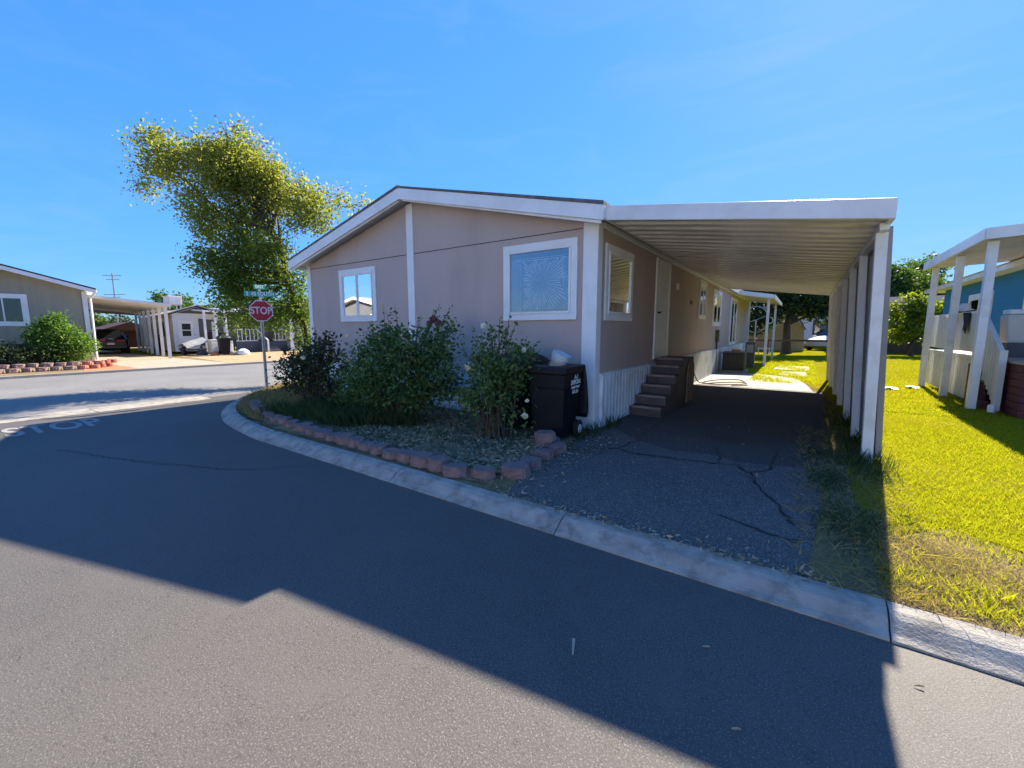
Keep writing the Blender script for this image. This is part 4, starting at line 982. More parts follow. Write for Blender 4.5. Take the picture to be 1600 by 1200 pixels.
# ------------------------------------------------------------------ cars
def car(label, loc, rz, paint, L=4.5, W=1.82, hh=1.5, suv=False):
    t = thing('parked_car', label, 'car', (0,0,0))
    # stations nose (+y) to tail (-y): y, sill z, shoulder z, roof z, shoulder half width, roof half width
    st_ = [(L*.5,.34,.62,.64,.62,.50),(L*.47,.22,.74,.76,.80,.62),(L*.36,.20,.86,.90,.88,.70),(L*.22,.20,.95,1.0,W/2,.74),(L*.12,.20,.98,1.12,W/2,.70),(-L*.02,.20,1.0,hh-.04,W/2,.62),(-L*.16,.20,1.0,hh,W/2,.60),(-L*.30,.20,1.02,hh-.05,W/2,.60),(-L*.41,.22,1.04,1.22 if not suv else hh-.2,W/2-.02,.66),(-L*.465,.26,1.0,1.05,.82,.68),(-L*.5,.34,.85,.88,.72,.55)]
    rows = []
    for y, z0, zs, zr, hw, hr_ in st_:
        rows.append([(-hw*.82,y,z0),(-hw*.97,y,z0+.12),(-hw,y,z0+.3*(zs-z0)+.08),(-hw*.985,y,zs-.06),(-hw*.94,y,zs),(-hr_,y,zr-.04 if zr-zs > .1 else zr-.01),(-hr_*.6,y,zr),(hr_*.6,y,zr),(hr_,y,zr-.04 if zr-zs > .1 else zr-.01),(hw*.94,y,zs),(hw*.985,y,zs-.06),(hw,y,z0+.3*(zs-z0)+.08),(hw*.97,y,z0+.12),(hw*.82,y,z0)])
    b = MB().strip(rows, True); b.poly(rows[0]); b.poly(rows[-1][::-1])
    body = b.build('body', paint, t, 0, True, sub=1)
    e = .012
    def glass(n_, pts): MB().poly(pts).build(n_, m_carglass, t)
    yr0, yr1, zt = -L*.325, -L*.452, hh-.02
    glass('rear_window', [(-.52,yr0,zt),(.52,yr0,zt),(.66,yr1,1.10),(-.66,yr1,1.10)])
    glass('windscreen', [(-.58,L*.0,hh-.03),(.58,L*.0,hh-.03),(.72,L*.17,1.05),(-.72,L*.17,1.05)])
    for s_ in (-1,1):
        glass('side_window', [(s_*(W/2-.01),L*.10,1.05),(s_*(W/2+.0),-L*.33,1.07),(s_*.69,-L*.27,hh-.10),(s_*.70,-L*.02,hh-.09)])
        MB().box(s_*.5-.22,s_*.5+.22,-L*.5-.01,-L*.465,.78,.93).build('tail_light', m_lampr, t, .02)
        MB().box(s_*.56-.2,s_*.56+.2,L*.44,L*.495,.62,.76).build('headlight', m_lampw, t, .02)
        MB().box(s_*(W/2+.08)-.09,s_*(W/2+.08)+.09,L*.10,L*.14,1.0,1.14).build('mirror', paint, t, .03)
        for yy in (L*.31,-L*.30):
            w_ = MB().tube([(s_*(W/2-.24),yy,.32),(s_*(W/2-.0),yy,.32)], .325, 22).build('wheel', m_rubber, t, .02)
            MB().tube([(s_*(W/2-.0),yy,.32),(s_*(W/2+.008),yy,.32)], .21, 16).build('rim', m_rim, w_)
    MB().box(-.78,.78,-L*.5-.04,-L*.47,.36,.58).build('rear_bumper', paint, t, .04)
    MB().box(-.78,.78,L*.47,L*.5+.04,.32,.55).build('front_bumper', paint, t, .04)
    MB().box(-.17,.17,-L*.5-.055,-L*.5-.03,.60,.73).build('number_plate', m_plate, t)
    MB().box(-.10,.10,-L*.505,-L*.48,.96,1.0).build('badge', m_rim, t)
    t.location = loc; t.rotation_euler = (0,0,rz); return t
car('black hatchback parked nose first under the carport beside the beige home', (-38.6,7.65,0), R(90-8), m_car, 4.5, 1.88, 1.62)
car('white car parked far behind the back yard rail by the white house', (1.9,41.4,.0), R(150), m_carw, 4.7, 1.9, 1.68, True)

# ------------------------------------------------------------------ planting and edging across the street
def shrub(label, base, blobs, leafm, seed, per, cl, leaf, group=None, clr=.13, name='juniper_bush', cat='bush', droop=-.5):
    t = thing(name, label, cat, base, group); rg = np.random.default_rng(seed); mb = MB()
    for (x,y,z,r) in blobs: mb.tube([base, Vector(base).lerp(Vector((x,y,z)),.6)+Vector((0,0,.05)), (x,y,z)], [.05,.03,.012], 6, False)
    mb.build('stems', m_barkd, t); crown('foliage', blobs, leafm, t, seed, per, cl, clr, leaf, .5, 1., droop, .4); return t
shrub('large rounded bright green juniper at the corner of the beige home', (-27.2,3.9,0), [(-27.2,3.7,1.5,.6),(-27.2,4.1,1.15,.62),(-27.0,4.35,.75,.55),(-27.3,3.4,1.2,.6),(-27.3,3.2,.7,.6),(-27,3.9,.6,.6),(-27.2,3.75,1.95,.33)], l_juni, 41, 420, 12, .075)
shrub('low dark spreading shrub under the window of the beige home', (-26.9,2.4,0), [(-26.9,1.9,.55,.5),(-26.9,2.5,.5,.5),(-26.8,2.9,.42,.45),(-27,1.4,.55,.5),(-26.8,3.4,.4,.4)], l_hedge, 42, 380, 12, .065)
shrub('bright green juniper cut by the left edge of the photo', (-27,1.55,0), [(-27,1.45,1.05,.45),(-27.1,1.15,1.0,.5),(-27,1.7,.75,.4)], l_juni, 43, 170, 10, .07)
fb = []
for lvl in range(2):
    for k in range(11):
        x, y = -23.55-.17*lvl+.0*k, 1.3+.36*k+.18*lvl
        if k > 8: x -= .35*(k-8)*1.1; y -= .08*(k-8)
        o = bpy.data.objects.new('edging_block', bms[k % 4].copy()); o.data.materials.clear(); o.data.materials.append(m_blockf if k > 6 else m_block); col.objects.link(o)
        o.location = (x, y, .0+.145*lvl); o.rotation_euler = (0,0,R(90+(-30 if k > 8 else 0)+rnd.uniform(-6,6))); o.scale = (1.15,1.15,1)
        wh_ = ('lower','upper')[lvl]
        tag(o, 'red block across the street, %s course, %s from the driveway end' % (wh_, ordn[10-k]), 'edging block', 'two courses of red edging blocks across the street')

# ------------------------------------------------------------------ white fronted house, left distance
h2 = thing('distant_home', 'low home with white gabled front and tan ribbed side beyond the carport posts', 'mobile home', (-33,10.9,0))
MB().prism([(-33,9.7,.15),(-33,12.5,.15),(-33,12.5,2.5),(-33,10.95,3.05),(-33,9.7,2.55)], (-2.5,0,0)).build('front_wall', m_whouse, h2)
MB().poly([(-32.985,11.05,.3),(-32.985,12.42,.3),(-32.985,12.42,2.15),(-32.985,11.05,2.3)]).build('dark_wall', m_dgrey, h2)
MB().poly([(-32.985,9.95,2.62),(-32.985,12.2,2.6),(-32.985,10.95,3.0)]).build('dark_gable', m_dgrey, h2)
ribbed((-33.05,9.69), (-47,9.69), (0,-1), .15, 2.55, .3, .03).build('side_wall', M('tan ribbed metal', (.40,.36,.28), .6, .1, 2), h2)
MB().box(-47,-35.5,9.7,14.5,.15,2.54).build('wall', m_tan, h2)
MB().hexa([(-32.6,9.35,2.52),(-32.6,10.95,3.12),(-47.3,12.2,3.3),(-47.3,9.35,2.52)], [(-32.6,9.35,2.6),(-32.6,10.95,3.2),(-47.3,12.2,3.38),(-47.3,9.35,2.6)]).build('roof', M('pale roofing', (.5,.47,.43), .7, .1, 2), h2)
MB().hexa([(-32.6,12.85,2.42),(-32.6,10.95,3.12),(-47.3,12.2,3.3),(-47.3,14.9,2.5)], [(-32.6,12.85,2.5),(-32.6,10.95,3.2),(-47.3,12.2,3.38),(-47.3,14.9,2.58)]).build('roof', m_grroof, h2)
dd = MB().box(-32.99,-32.95,9.95,10.75,.2,2.15).build('door', m_trim, h2); MB().box(-32.948,-32.94,10.15,10.6,1.15,1.95).build('door_window', m_dark, dd)
MB().box(-32.938,-32.93,10.15,10.6,1.5,1.56).build('door_bar', m_trim, dd)
for k, (y0_, y1_) in enumerate(((-36,-36.8),(-39,-39.8),(-41.5,-42.2))): MB().box(y1_,y0_,9.63,9.655,1.1,2.1).build('side_window', m_dark, h2)
MB().box(-32.98,-32.93,11.75,11.95,.9,2.1).build('column', m_trim, h2)
MB().box(-32.98,-32.93,12.15,12.5,.3,1.35).build('red_panel', m_redbr, h2); MB().box(-32.98,-32.94,11.5,11.75,.3,1.4).build('red_panel', m_redbr, h2)
h2.rotation_euler = (0,0,RZ)
ec = thing('evaporative_cooler', 'boxy white evaporative cooler standing on the roof of the distant home', 'cooler', (-40,11.9,3.3))
MB().box(-40.5,-39.5,11.42,12.3,3.45,4.12).build('casing', M('beige cooler metal', (.52,.46,.42), .6), ec, .03)
for k in range(4): MB().box(-40.4+.85*(k%2)-.04,-40.4+.85*(k%2)+.04,11.5+.7*(k//2)-.04,11.5+.7*(k//2)+.04,3.1,3.45).build('leg', m_galv, ec)
g2 = MB()
for k in range(8): g2.box(-39.498,-39.48,11.5,12.22,3.52+.07*k,3.555+.07*k)
g2.build('louvres', m_white, ec)
aw = thing('front_awning', 'white flat awning on slim posts in front of the distant home', 'awning', (-31.5,12.5,0))
MB().hexa([(-31.2,10.7,2.70),(-31.2,12.2,2.62),(-33,12.2,2.72),(-33,10.7,2.80)], [(-31.2,10.7,2.80),(-31.2,12.2,2.72),(-33,12.2,2.82),(-33,10.7,2.90)]).build('roof', m_alum, aw)
MB().hexa([(-31.8,12.1,2.75),(-31.8,15.8,2.75),(-35,15.8,2.95),(-35,12.1,2.95)], [(-31.8,12.1,2.92),(-31.8,15.8,2.92),(-35,15.8,3.1),(-35,12.1,3.1)]).build('roof', m_alum, aw)
for y in (10.85,11.45,12.05): MB().box(-31.45,-31.33,y-.06,y+.06,0,2.72).build('post', m_post, aw)
pt_ = thing('distant_porch', 'dark shaded porch with white railing behind the stop sign', 'porch', (-33,14.8,0))
MB().box(-35,-32.2,12.9,17,0.0,.72).build('deck', m_dgrey, pt_); MB().box(-35.2,-35,12.6,17,.72,2.9).build('back_wall', m_ghouse, pt_)
for y0_, y1_ in ((12.9,14.3),(15.4,17.0)):
    rl = MB().box(-32.24,-32.16,y0_,y1_,1.55,1.63).box(-32.22,-32.18,y0_,y1_,.76,.82); k = y0_+.1
    while k < y1_: rl.box(-32.22,-32.18,k,k+.05,.82,1.55); k += .26
    rl.build('railing', m_post, pt_)
MB().hexa([(-32.2,14.3,1.5),(-31.2,14.5,.75),(-31.2,14.56,.75),(-32.2,14.36,1.5)], [(-32.2,14.3,1.6),(-31.2,14.5,.87),(-31.2,14.56,.87),(-32.2,14.36,1.6)]).box(-31.26,-31.16,14.48,14.58,0,.87).build('stair_rail', m_post, pt_)
for k in range(3): MB().box(-32.2+.3*k,-31.9+.3*k,14.4,15.4,0,.6-.2*k).build('step', m_dgrey, pt_)
gh = thing('distant_home', 'grey tan house with a broad white corner board right of the stop sign post', 'mobile home', (-32.5,16.4,0))
MB().box(-44,-31.6,16.35,26,0,2.95).build('wall', m_ghouse, gh); MB().box(-31.62,-31.54,16.3,16.62,0,2.95).build('corner_trim', m_trim, gh)
MB().hexa([(-31.2,15.9,2.95),(-31.2,26.4,2.95),(-44.4,26.4,2.95),(-44.4,15.9,2.95)], [(-33,18.5,4.0),(-33,23.5,4.0),(-43,23.5,4.0),(-43,18.5,4.0)]).build('roof', m_grroof, gh)
# bits in front of the distant home
t = copy_tree(b2); t.location = (-29.3,11.05,0); t.rotation_euler = (0,0,R(85)); t['label'] = 'black wheelie bin by the white stair rail of the distant porch'; t['group'] = 'bins in front of the distant homes'
t = copy_tree(b2); t.location = (-37.4,10.2,0); t.rotation_euler = (0,0,R(85)); t['label'] = 'dark wheelie bin seen between the posts of the far carport'; t['group'] = 'bins in front of the distant homes'
def appliance(label, x, y, w_, h_):
    q = thing('old_appliance', label, 'appliance', (x,y,0), 'discarded white appliances')
    MB().box(x-.3,x+.3,y-w_/2,y+w_/2,.03,h_).build('casing', m_deckp, q, .02); MB().box(x+.3,x+.32,y-w_/2+.04,y+w_/2-.04,.1,h_-.18).build('door', m_white, q, .01)
appliance('taller cream appliance standing below the white awning posts', -30.2,10.95,.75,.95); appliance('shorter cream appliance right beside the black bin', -30.0,11.5,.42,.85)
tr = thing('covered_trailer', 'low trailer under a grey tarp left of the white awning posts', 'trailer', (-31.2,10.0,0))
rows = [[(-31.9+1.6*i/6, 9.45+1.1*j/5, .35+.75*(math.sin(math.pi*min(1,(i+.8)/7.4))*.5+.5*j/5)+rnd.uniform(-.04,.04)) for j in range(6)] for i in range(7)]
MB().strip(rows).build('tarp', m_foil, tr, 0, True); MB().box(-31.85,-30.4,9.5,10.5,.3,.42).build('bed', m_dgrey, tr)
for y in (9.5,10.5): MB().tube([(-31,y-.08,.28),(-31,y+.08,.28)], .28, 16).build('wheel', m_rubber, tr)
for k, (x, y, s_, m_, lb) in enumerate(((-29.0,11.45,.22,m_tan,'small tan box on the gravel before the black bin'),(-28.8,11.9,.3,m_white,'crumpled white sack on the gravel right of the black bin'),(-29.4,10.55,.2,m_brick,'small orange bag on the ground left of the black bin'),(-30.6,10.3,.26,m_dgrey,'dark tub in front of the covered trailer'))):
    pts_ = [[(x+s_*r_*math.cos(a), y+s_*1.2*r_*math.sin(a), s_*z_*(1+.12*math.sin(3*a+k))) for a in [2*math.pi*i/12 for i in range(12)]] for r_, z_ in ((.9,0),(1.05,.4),(.85,.9),(.4,1.15),(.02,1.2))]
    tag(MB().strip(pts_, True).build(('cardboard_box','sack','bag','tub')[k], m_, None, .02, True, (x,y,0)), lb, ('box','sack','bag','tub')[k])
# behind the far carport: brown shed roof, fence, pole
bs = thing('brown_shed', 'dark red brown shed roof glimpsed under the far carport above the black car', 'shed', (-50,10,0))
MB().box(-54,-50,9.6,13.6,0,1.5).build('wall', m_redbr, bs); MB().hexa([(-49.6,9.3,1.5),(-49.6,13.9,1.5),(-54.4,13.9,1.5),(-54.4,9.3,1.5)], [(-49.6,11.4,2.25),(-49.6,11.5,2.25),(-54.4,11.5,2.25),(-54.4,11.4,2.25)]).build('roof', m_redbr, bs)
bc = thing('far_carport', 'second carport with a dark brown edge far behind the black car', 'carport', (-47,8,0))
MB().hexa([(-46,6.5,3.15),(-46,13.5,2.7),(-49,13.5,2.7),(-49,6.5,3.15)], [(-46,6.5,3.45),(-46,13.5,2.95),(-49,13.5,2.95),(-49,6.5,3.45)]).build('roof', M('dark brown board', (.07,.03,.025), .7), bc)
MB().hexa([(-46.1,6.5,3.452),(-46.1,13.5,2.952),(-49,13.5,2.952),(-49,6.5,3.452)], [(-46.1,6.5,3.75),(-46.1,13.5,3.25),(-49,13.5,3.25),(-49,6.5,3.75)]).build('roof_edge', m_tan, bc)
for y in (7.2,12.9): MB().box(-46.3,-46.1,y,y+.14,0,2.75).build('post', m_post, bc)
fn = thing('board_fence', 'dark weathered board fence closing the view behind the black car', 'fence', (-58,10,0))
MB().box(-58.1,-58,-2,24,0,1.9).build('boards', m_wood, fn)
for k in range(10): MB().box(-58,-57.9,-1.8+2.8*k,-1.66+2.8*k,0,2.0).build('post', m_wood, fn)
ap_ = thing('antenna_mast', 'thin television antenna mast rising behind the far carport', 'antenna', (-61.6,13.2,0))
MB().tube([(-61.6,13.2,0),(-61.6,13.2,7.6)], .07, 6).build('mast', m_galv, ap_)
for z_, l_ in ((7.3,.7),(6.9,.5),(5.3,.8),(5.0,.45)): MB().tube([(-61.6-.4*l_,13.2-l_,z_),(-61.6+.4*l_,13.2+l_,z_+.1)], .04, 5).build('crossbar', m_galv, ap_)

# ------------------------------------------------------------------ right hand neighbour: blue home, porch, deck
bh = thing('blue_home', 'bright blue home with white window trim behind the porch at the right edge', 'mobile home', (4.8,17,0))
MB().box(4.6,11,11.5,24.2,.55,3.12).build('wall', m_blue, bh); MB().box(4.66,10.9,11.6,24.1,0,.549).build('skirting', m_skirt, bh)
MB().hexa([(4.2,11,3.12),(11.4,11,3.12),(11.4,25.6,3.12),(4.2,25.6,3.12)], [(4.2,11,3.26),(11.4,11,3.26),(11.4,25.6,3.26),(4.2,25.6,3.26)]).build('eave_fascia', m_trim, bh)
MB().hexa([(4.15,10.95,3.262),(11.45,10.95,3.262),(11.45,25.65,3.262),(4.15,25.65,3.262)], [(7.7,10.95,4.1),(7.8,10.95,4.1),(7.8,25.65,4.1),(7.7,25.65,4.1)]).build('roof', m_grroof, bh)
oB = (4.6,0,0)
window(bh, oB, (0,1,0), (-1,0,0), 18.7, 20.9, 1.5, 2.72, .16, .04, glass=m_glass); window(bh, oB, (0,1,0), (-1,0,0), 15.0, 16.4, 1.0, 2.8, .16, .04, glass=m_glassd)
po = thing('porch_cover', 'white porch cover on three square posts before the blue home', 'porch cover', (2.8,13.5,0))
MB().hexa([(2.66,11.5,3.22),(4.55,11.5,3.30),(4.55,16.3,3.30),(2.66,16.3,3.22)], [(2.66,11.5,3.34),(4.55,11.5,3.42),(4.55,16.3,3.42),(2.66,16.3,3.34)]).build('roof', m_pan, po)
bar((2.62,11.46,3.40), (4.56,11.46,3.48), .035, .2).build('front_fascia', m_alum, po); bar((2.60,16.3,3.38), (2.60,11.5,3.40), .05, .2).build('side_fascia', m_alum, po)
for y in (11.75,13.75,15.95): MB().box(2.74,2.87,y,y+.13,0,3.2).build('post', m_post, po, .006)
dk = thing('deck', 'cream panelled deck with maroon steps and white slanted stair rail before the blue home', 'deck', (3.4,13,0))
ribbed((3.02,16.75), (3.02,12.7), (-1,0), .04, .92, .2, .015).build('skirt_panel', m_deckp, dk)
MB().box(2.985,3.06,12.7,16.8,.92,1.0).build('deck_edge', m_deckp, dk)
MB().box(3.03,4.58,12.6,16.8,.90,.985).build('deck_floor', m_deckf, dk)
for a, b in ((12.85,14.3),(14.36,15.5),(15.56,16.75)): MB().box(3.0,3.045,a,b,1.08,1.90).build('rail_panel', m_deckp, dk, .005)
MB().box(2.985,3.065,12.8,16.8,1.9,1.95).build('top_rail', m_trim, dk)
sr = MB(); ya, yb = 12.75, 11.55
def srz(y): return 1.90+(y-12.75)*.62
sr.hexa([(3.02,ya,srz(ya)-.12),(3.09,ya,srz(ya)-.12),(3.09,yb,srz(yb)-.12),(3.02,yb,srz(yb)-.12)], [(3.02,ya,srz(ya)),(3.09,ya,srz(ya)),(3.09,yb,srz(yb)),(3.02,yb,srz(yb))])
k = yb
while k < ya: sr.box(3.035,3.075,k,k+.1,max(.12,srz(k)-1.02),srz(k)-.11); k += .135
sr.box(3.0,3.10,yb-.1,yb,.05,srz(yb)+.02); sr.build('stair_rail', m_deckp, dk)
mrb = MB()
for k in range(7): mrb.box(3.16,5.2,10.9+.002*k,12.6,.02+.132*k,.143+.132*k)
mrb.build('maroon_boards', m_maroon, dk, .004); MB().box(3.14,5.2,10.86,12.62,.945,.985).build('landing', m_deckf, dk)
for k in range(5): MB().box(2.92,3.03,11.75+.2*k,11.98+.2*k,0.02,.17+.17*k).build('step', m_maroon, dk, .004)
MB().box(3.3,5.2,10.5,10.9,.0,.05).build('foot_board', m_deckp, dk)
rl2 = MB().box(4.45,4.5,12.0,14.2,1.88,1.93).box(4.45,4.5,12.0,14.2,1.02,1.07)
for k in range(9): rl2.box(4.46,4.49,12.05+.26*k,12.11+.26*k,1.07,1.88)
rl2.build('back_railing', m_post, dk)
jk = [[(3.03+dx,13.35+.55*j/5+.03*math.sin(i),z_) for j in range(6)] for i, (dx, z_) in enumerate(((.10,1.80),(.06,1.955),(.0,1.985),(-.05,1.93),(-.075,1.7),(-.085,1.50)))]
for r_ in jk[4:]: 
    for j in range(6): r_[j] = (r_[j][0], 13.35+.30*j/5+.0*j, r_[j][2]-.05*math.sin(j*1.3))
tag(MB().strip(jk).build('jacket', m_cloth, None, 0, True, (3,13.5,1.9)), 'dark jacket hanging over the cream deck rail', 'jacket')
hatp = [(.02,.17),(.07,.165),(.095,.11),(.10,.05),(.16,.02),(.24,.0)]
tag(MB().lathe(hatp, (3.03,14.05,1.99), 20).build('sun_hat', m_clothw, None, 0, True, (3.03,14.05,1.99)), 'white sun hat lying on the deck rail beside the dark jacket', 'hat')
bl_ = [[(3.03+a*.12-.02, 14.3+.75*j/6, 1.975+.03*math.sin(j*2+a)-.12*(a*a)) for j in range(7)] for a in (-1,-.5,0,.5,1)]
tag(MB().strip(bl_).build('folded_blanket', m_cloth, None, 0, True, (3,14.6,1.97)), 'dark folded blanket lying along the top of the deck rail', 'blanket')
cl_ = thing('cool_box', 'white cool box with lid standing on the deck beside the stair rail', 'cool box', (3.62,13.25,.99))
MB().hexa([(3.48,13.05,1.28),(3.80,13.05,1.28),(3.80,13.45,1.28),(3.48,13.45,1.28)], [(3.45,13.02,1.86),(3.83,13.02,1.86),(3.83,13.48,1.86),(3.45,13.48,1.86)]).build('tub', m_deckp, cl_, .03)
MB().box(3.47,3.81,13.04,13.46,1.865,1.97).build('lid', m_white, cl_, .03); MB().box(3.5,3.78,13.07,13.43,.987,1.279).build('stand', m_dgrey, cl_)
tag(MB().prism([(2.93,11.42,0),(3.0,11.38,0),(3.06,11.42,0),(3.05,11.5,0),(2.95,11.5,0)], (0,0,.16)).build('stepping_block', m_white, None, .03, False, (3.0,11.45,0)), 'small white block on the grass below the stair rail', 'block')
for k, (x, y) in enumerate(((1.95,14.6),(2.45,15.2))):
    tag(MB().strip([[(x+.09*i-.1, y+.12*j-.15, .035+.03*math.sin(i*2+j*1.7)) for j in range(4)] for i in range(4)]).build('paper_scrap', m_clothw, None, 0, True, (x,y,0)), ('crumpled white paper on the lawn, farther from the deck','crumpled white paper on the lawn close to the first deck post')[k], 'paper', 'white paper scraps on the lawn')

# ------------------------------------------------------------------ behind the back yard
rgb_ = np.random.default_rng(77)
def ball(c, r, n, sq=.85, rr_=.45):
    d = unit(rgb_.normal(size=(n,3))); d = d*(rgb_.random((n,1))**.4)*r; d[:,2] *= sq
    return [(c[0]+p[0], c[1]+p[1], c[2]+p[2], r*rr_*rgb_.uniform(.7,1.25)) for p in d]
tree('yard_tree', 'broad dark green tree with a thick trunk at the end of the back yard', (-.86,33,0), [(-.86,33,0),(-.9,33,1),(-.95,33.05,1.9),(-.8,33.1,2.8),(-.6,33.2,3.6)],
     [(-3.2,32,3.2,1.1),(-2.2,32.4,3.7,1.2),(-1.2,32.8,3.5,1.2),(-.2,33.3,3.6,1.2),(.8,33.8,3.5,1.2),(1.7,34.4,3.7,1.1),(1.4,34.2,2.6,.8),(.5,33.6,2.7,.7),(-2.6,32,2.2,.9),(-2.9,32,1.6,.7),(-2,32.4,2.3,.6),(-.8,33,5,1.6),(.9,34,4.9,1.4),(-2.4,32.4,4.9,1.4),(-3.8,31.8,4.2,1.1),(2.3,34.8,4.4,1.1),(-1.6,32.6,2.6,.6)], l_dkmap, 61, 70, 12, .12, .25, m_barkd, clr=.22)
ts = thing('tan_shed', 'tan shed with sloping roof edge behind the trunk of the yard tree', 'shed', (-2,37.5,0))
MB().prism([(-4.6,36.9,0),(.1,37.7,0),(.0,37.7,1.6),(-.45,37.6,2.35),(-2,37.3,2.7),(-4.6,36.9,2.5)], (0,3,0)).build('wall', m_tan, ts); MB().prism([(.03,37.6,1.55),(.16,37.6,1.55),(-.32,37.5,2.42),(-.45,37.5,2.42)], (0,3.2,0)).build('roof_edge', m_grroof, ts)
wb = thing('white_house', 'white house with one dark framed window beyond the rusty yard rail', 'house', (3,47,0))
MB().box(-6,14,46.3,52,.25,2.9).build('wall', m_whouse, wb); MB().box(-6,14,46.29,46.4,0,.249).build('base', m_dgrey, wb)
MB().hexa([(-6.5,45.8,2.9),(14.5,45.8,2.9),(14.5,52.5,2.9),(-6.5,52.5,2.9)], [(-6.5,49.1,4.2),(14.5,49.1,4.2),(14.5,49.2,4.2),(-6.5,49.2,4.2)]).build('roof', m_grroof, wb)
window(wb, (0,46.3,0), (1,0,0), (0,-1,0), .62, 1.75, 1.1, 2.35, .12, .05, m_dgrey, m_glassd, m_blind, ('cross','mid'))
yr = thing('yard_rail', 'rusty horizontal rail fence across the end of the back yard', 'fence', (-.5,31.5,0))
MB().box(-3.8,2.6,31.85,31.93,.82,.95).build('rail', m_rail, yr)
for x in (-3.6,-1.9,1.6): MB().box(x,x+.1,31.86,31.95,0,.95).build('post', m_rail, yr)
gb = thing('garden_bench', 'small white metal bench frame in the tree shade by the yard rail', 'bench', (-2,29.5,0))
MB().box(-2.25,-1.55,29.4,29.8,.42,.46).build('seat', m_white, gb)
for x in (-2.2,-1.62): 
    for y in (29.44,29.74): MB().tube([(x,y,0),(x,y,.42)], .018, 6).build('leg', m_white, gb)
tk = thing('storage_tank', 'pale grey box shaped tank beside the wall end of the carport', 'tank', (1.4,30.3,0))
MB().box(1.15,1.75,30,30.6,0,.62).build('body', m_ghouse, tk, .05); MB().box(1.12,1.78,29.97,30.63,.625,.68).build('lid', m_white, tk, .02)
tree('round_tree', 'huge smooth domed green tree, bright along its top, beyond the carport wall', (7,51,0), [(7,51,0),(7,51,1.5),(7,51,3)], [(7,51,3.9,2.9),(8.6,52,3.2,2.4),(5.2,50,3.4,2.4),(3,49.5,3.2,2.4)]+ball((7,51,4.0),2.7,16,.9,.35)+ball((8.8,52,3.4),2.2,8,.9,.4), l_dome, 62, 90, 12, .13, .3, clr=.25, shell=.85)
tree('loose_tree', 'tall loose leafy tree rising behind the domed tree', (9.5,60,0), [(9.5,60,0),(9.5,60,4),(9.6,60,7)], ball((9.6,60.5,7.4),1.9,14,1.1,.4)+ball((11.5,61.5,5.8),1.7,9,1,.42), l_dome, 63, 45, 10, .15, .25, clr=.3)
tree('lime_bush', 'bright yellow green leafy tree at the far edge of the lawn', (5.4,34.6,0), [(5.4,34.6,0),(5.4,34.6,.8),(5.4,34.6,1.6)], ball((5.3,34.7,2.2),1.05,12,1.15,.5)+[(5.25,34.8,3.35,.45),(4.5,34.1,2.0,.5),(6.4,35.2,2.6,.6),(6.3,35.1,1.6,.6),(5,34.4,1.2,.6),(6.9,35.8,2.7,.5)], l_yell, 64, 110, 10, .12, .12, clr=.18)
gs = thing('grey_shed', 'low shed with a grey brown roof behind the lime coloured tree', 'shed', (5.5,41,0))
MB().box(2.0,7.6,40.2,43,0,2.9).build('wall', m_wood, gs); MB().hexa([(1.6,39.8,2.9),(8.0,39.8,2.9),(8.0,43.4,2.9),(1.6,43.4,2.9)], [(1.6,41.5,3.95),(8.0,41.5,3.95),(8.0,41.6,3.95),(1.6,41.6,3.95)]).build('roof', m_grroof, gs)
f2 = thing('board_fence', 'dark board fence along the back of the bright lawn under the lime tree', 'fence', (6,37,0))
fb_ = MB()
for k in range(60): fb_.box(3.4+.16*k,3.55+.16*k,37.0+.01*(k%2),37.03+.01*(k%2),0,1.75+.03*math.sin(k*2.3))
fb_.build('boards', m_wood, f2)
for k in range(5): MB().box(3.4+2.2*k,3.52+2.2*k,37.06,37.18,0,1.7).build('post', m_wood, f2)
shrub('pale green young shrub at the foot of the board fence', (6.2,34.1,0), [(6.2,34.1,.5,.4),(6.4,34.2,.8,.3)], l_juni, 66, 90, 9, .1, None, .15, 'young_shrub', 'shrub', -.2)
# trees along the horizon
hz = [(-85,15.5,4.8,2.4,'dome',71,'pointed treetop behind the long low distant home, left one'),(-82,24,6.6,3.6,'dome',72,'rounded treetop above the white awning roof in the distance'),(-70,27,6.2,3.4,'yell',73,'pale green treetop just left of the street tree'),(-95,20.5,4.6,1.8,'hedge',74,'small dark treetop beside the evaporative cooler'),(-66,6.6,4.6,2.6,'yell',75,'yellow green tree seen under the far carport above the black car')]
for x, y, h_, r_, kk, sd_n, lb in hz:
    tree('distant_tree', lb, (x,y,0), [(x,y,0),(x,y,h_*.4),(x,y,h_*.7)], ball((x,y,h_*.6),r_*.8,10,.9,.45), {'dome':l_dome,'yell':l_yell,'hedge':l_hedge}[kk], sd_n, 22, 9, .22, .2, group='trees along the horizon', clr=.4)

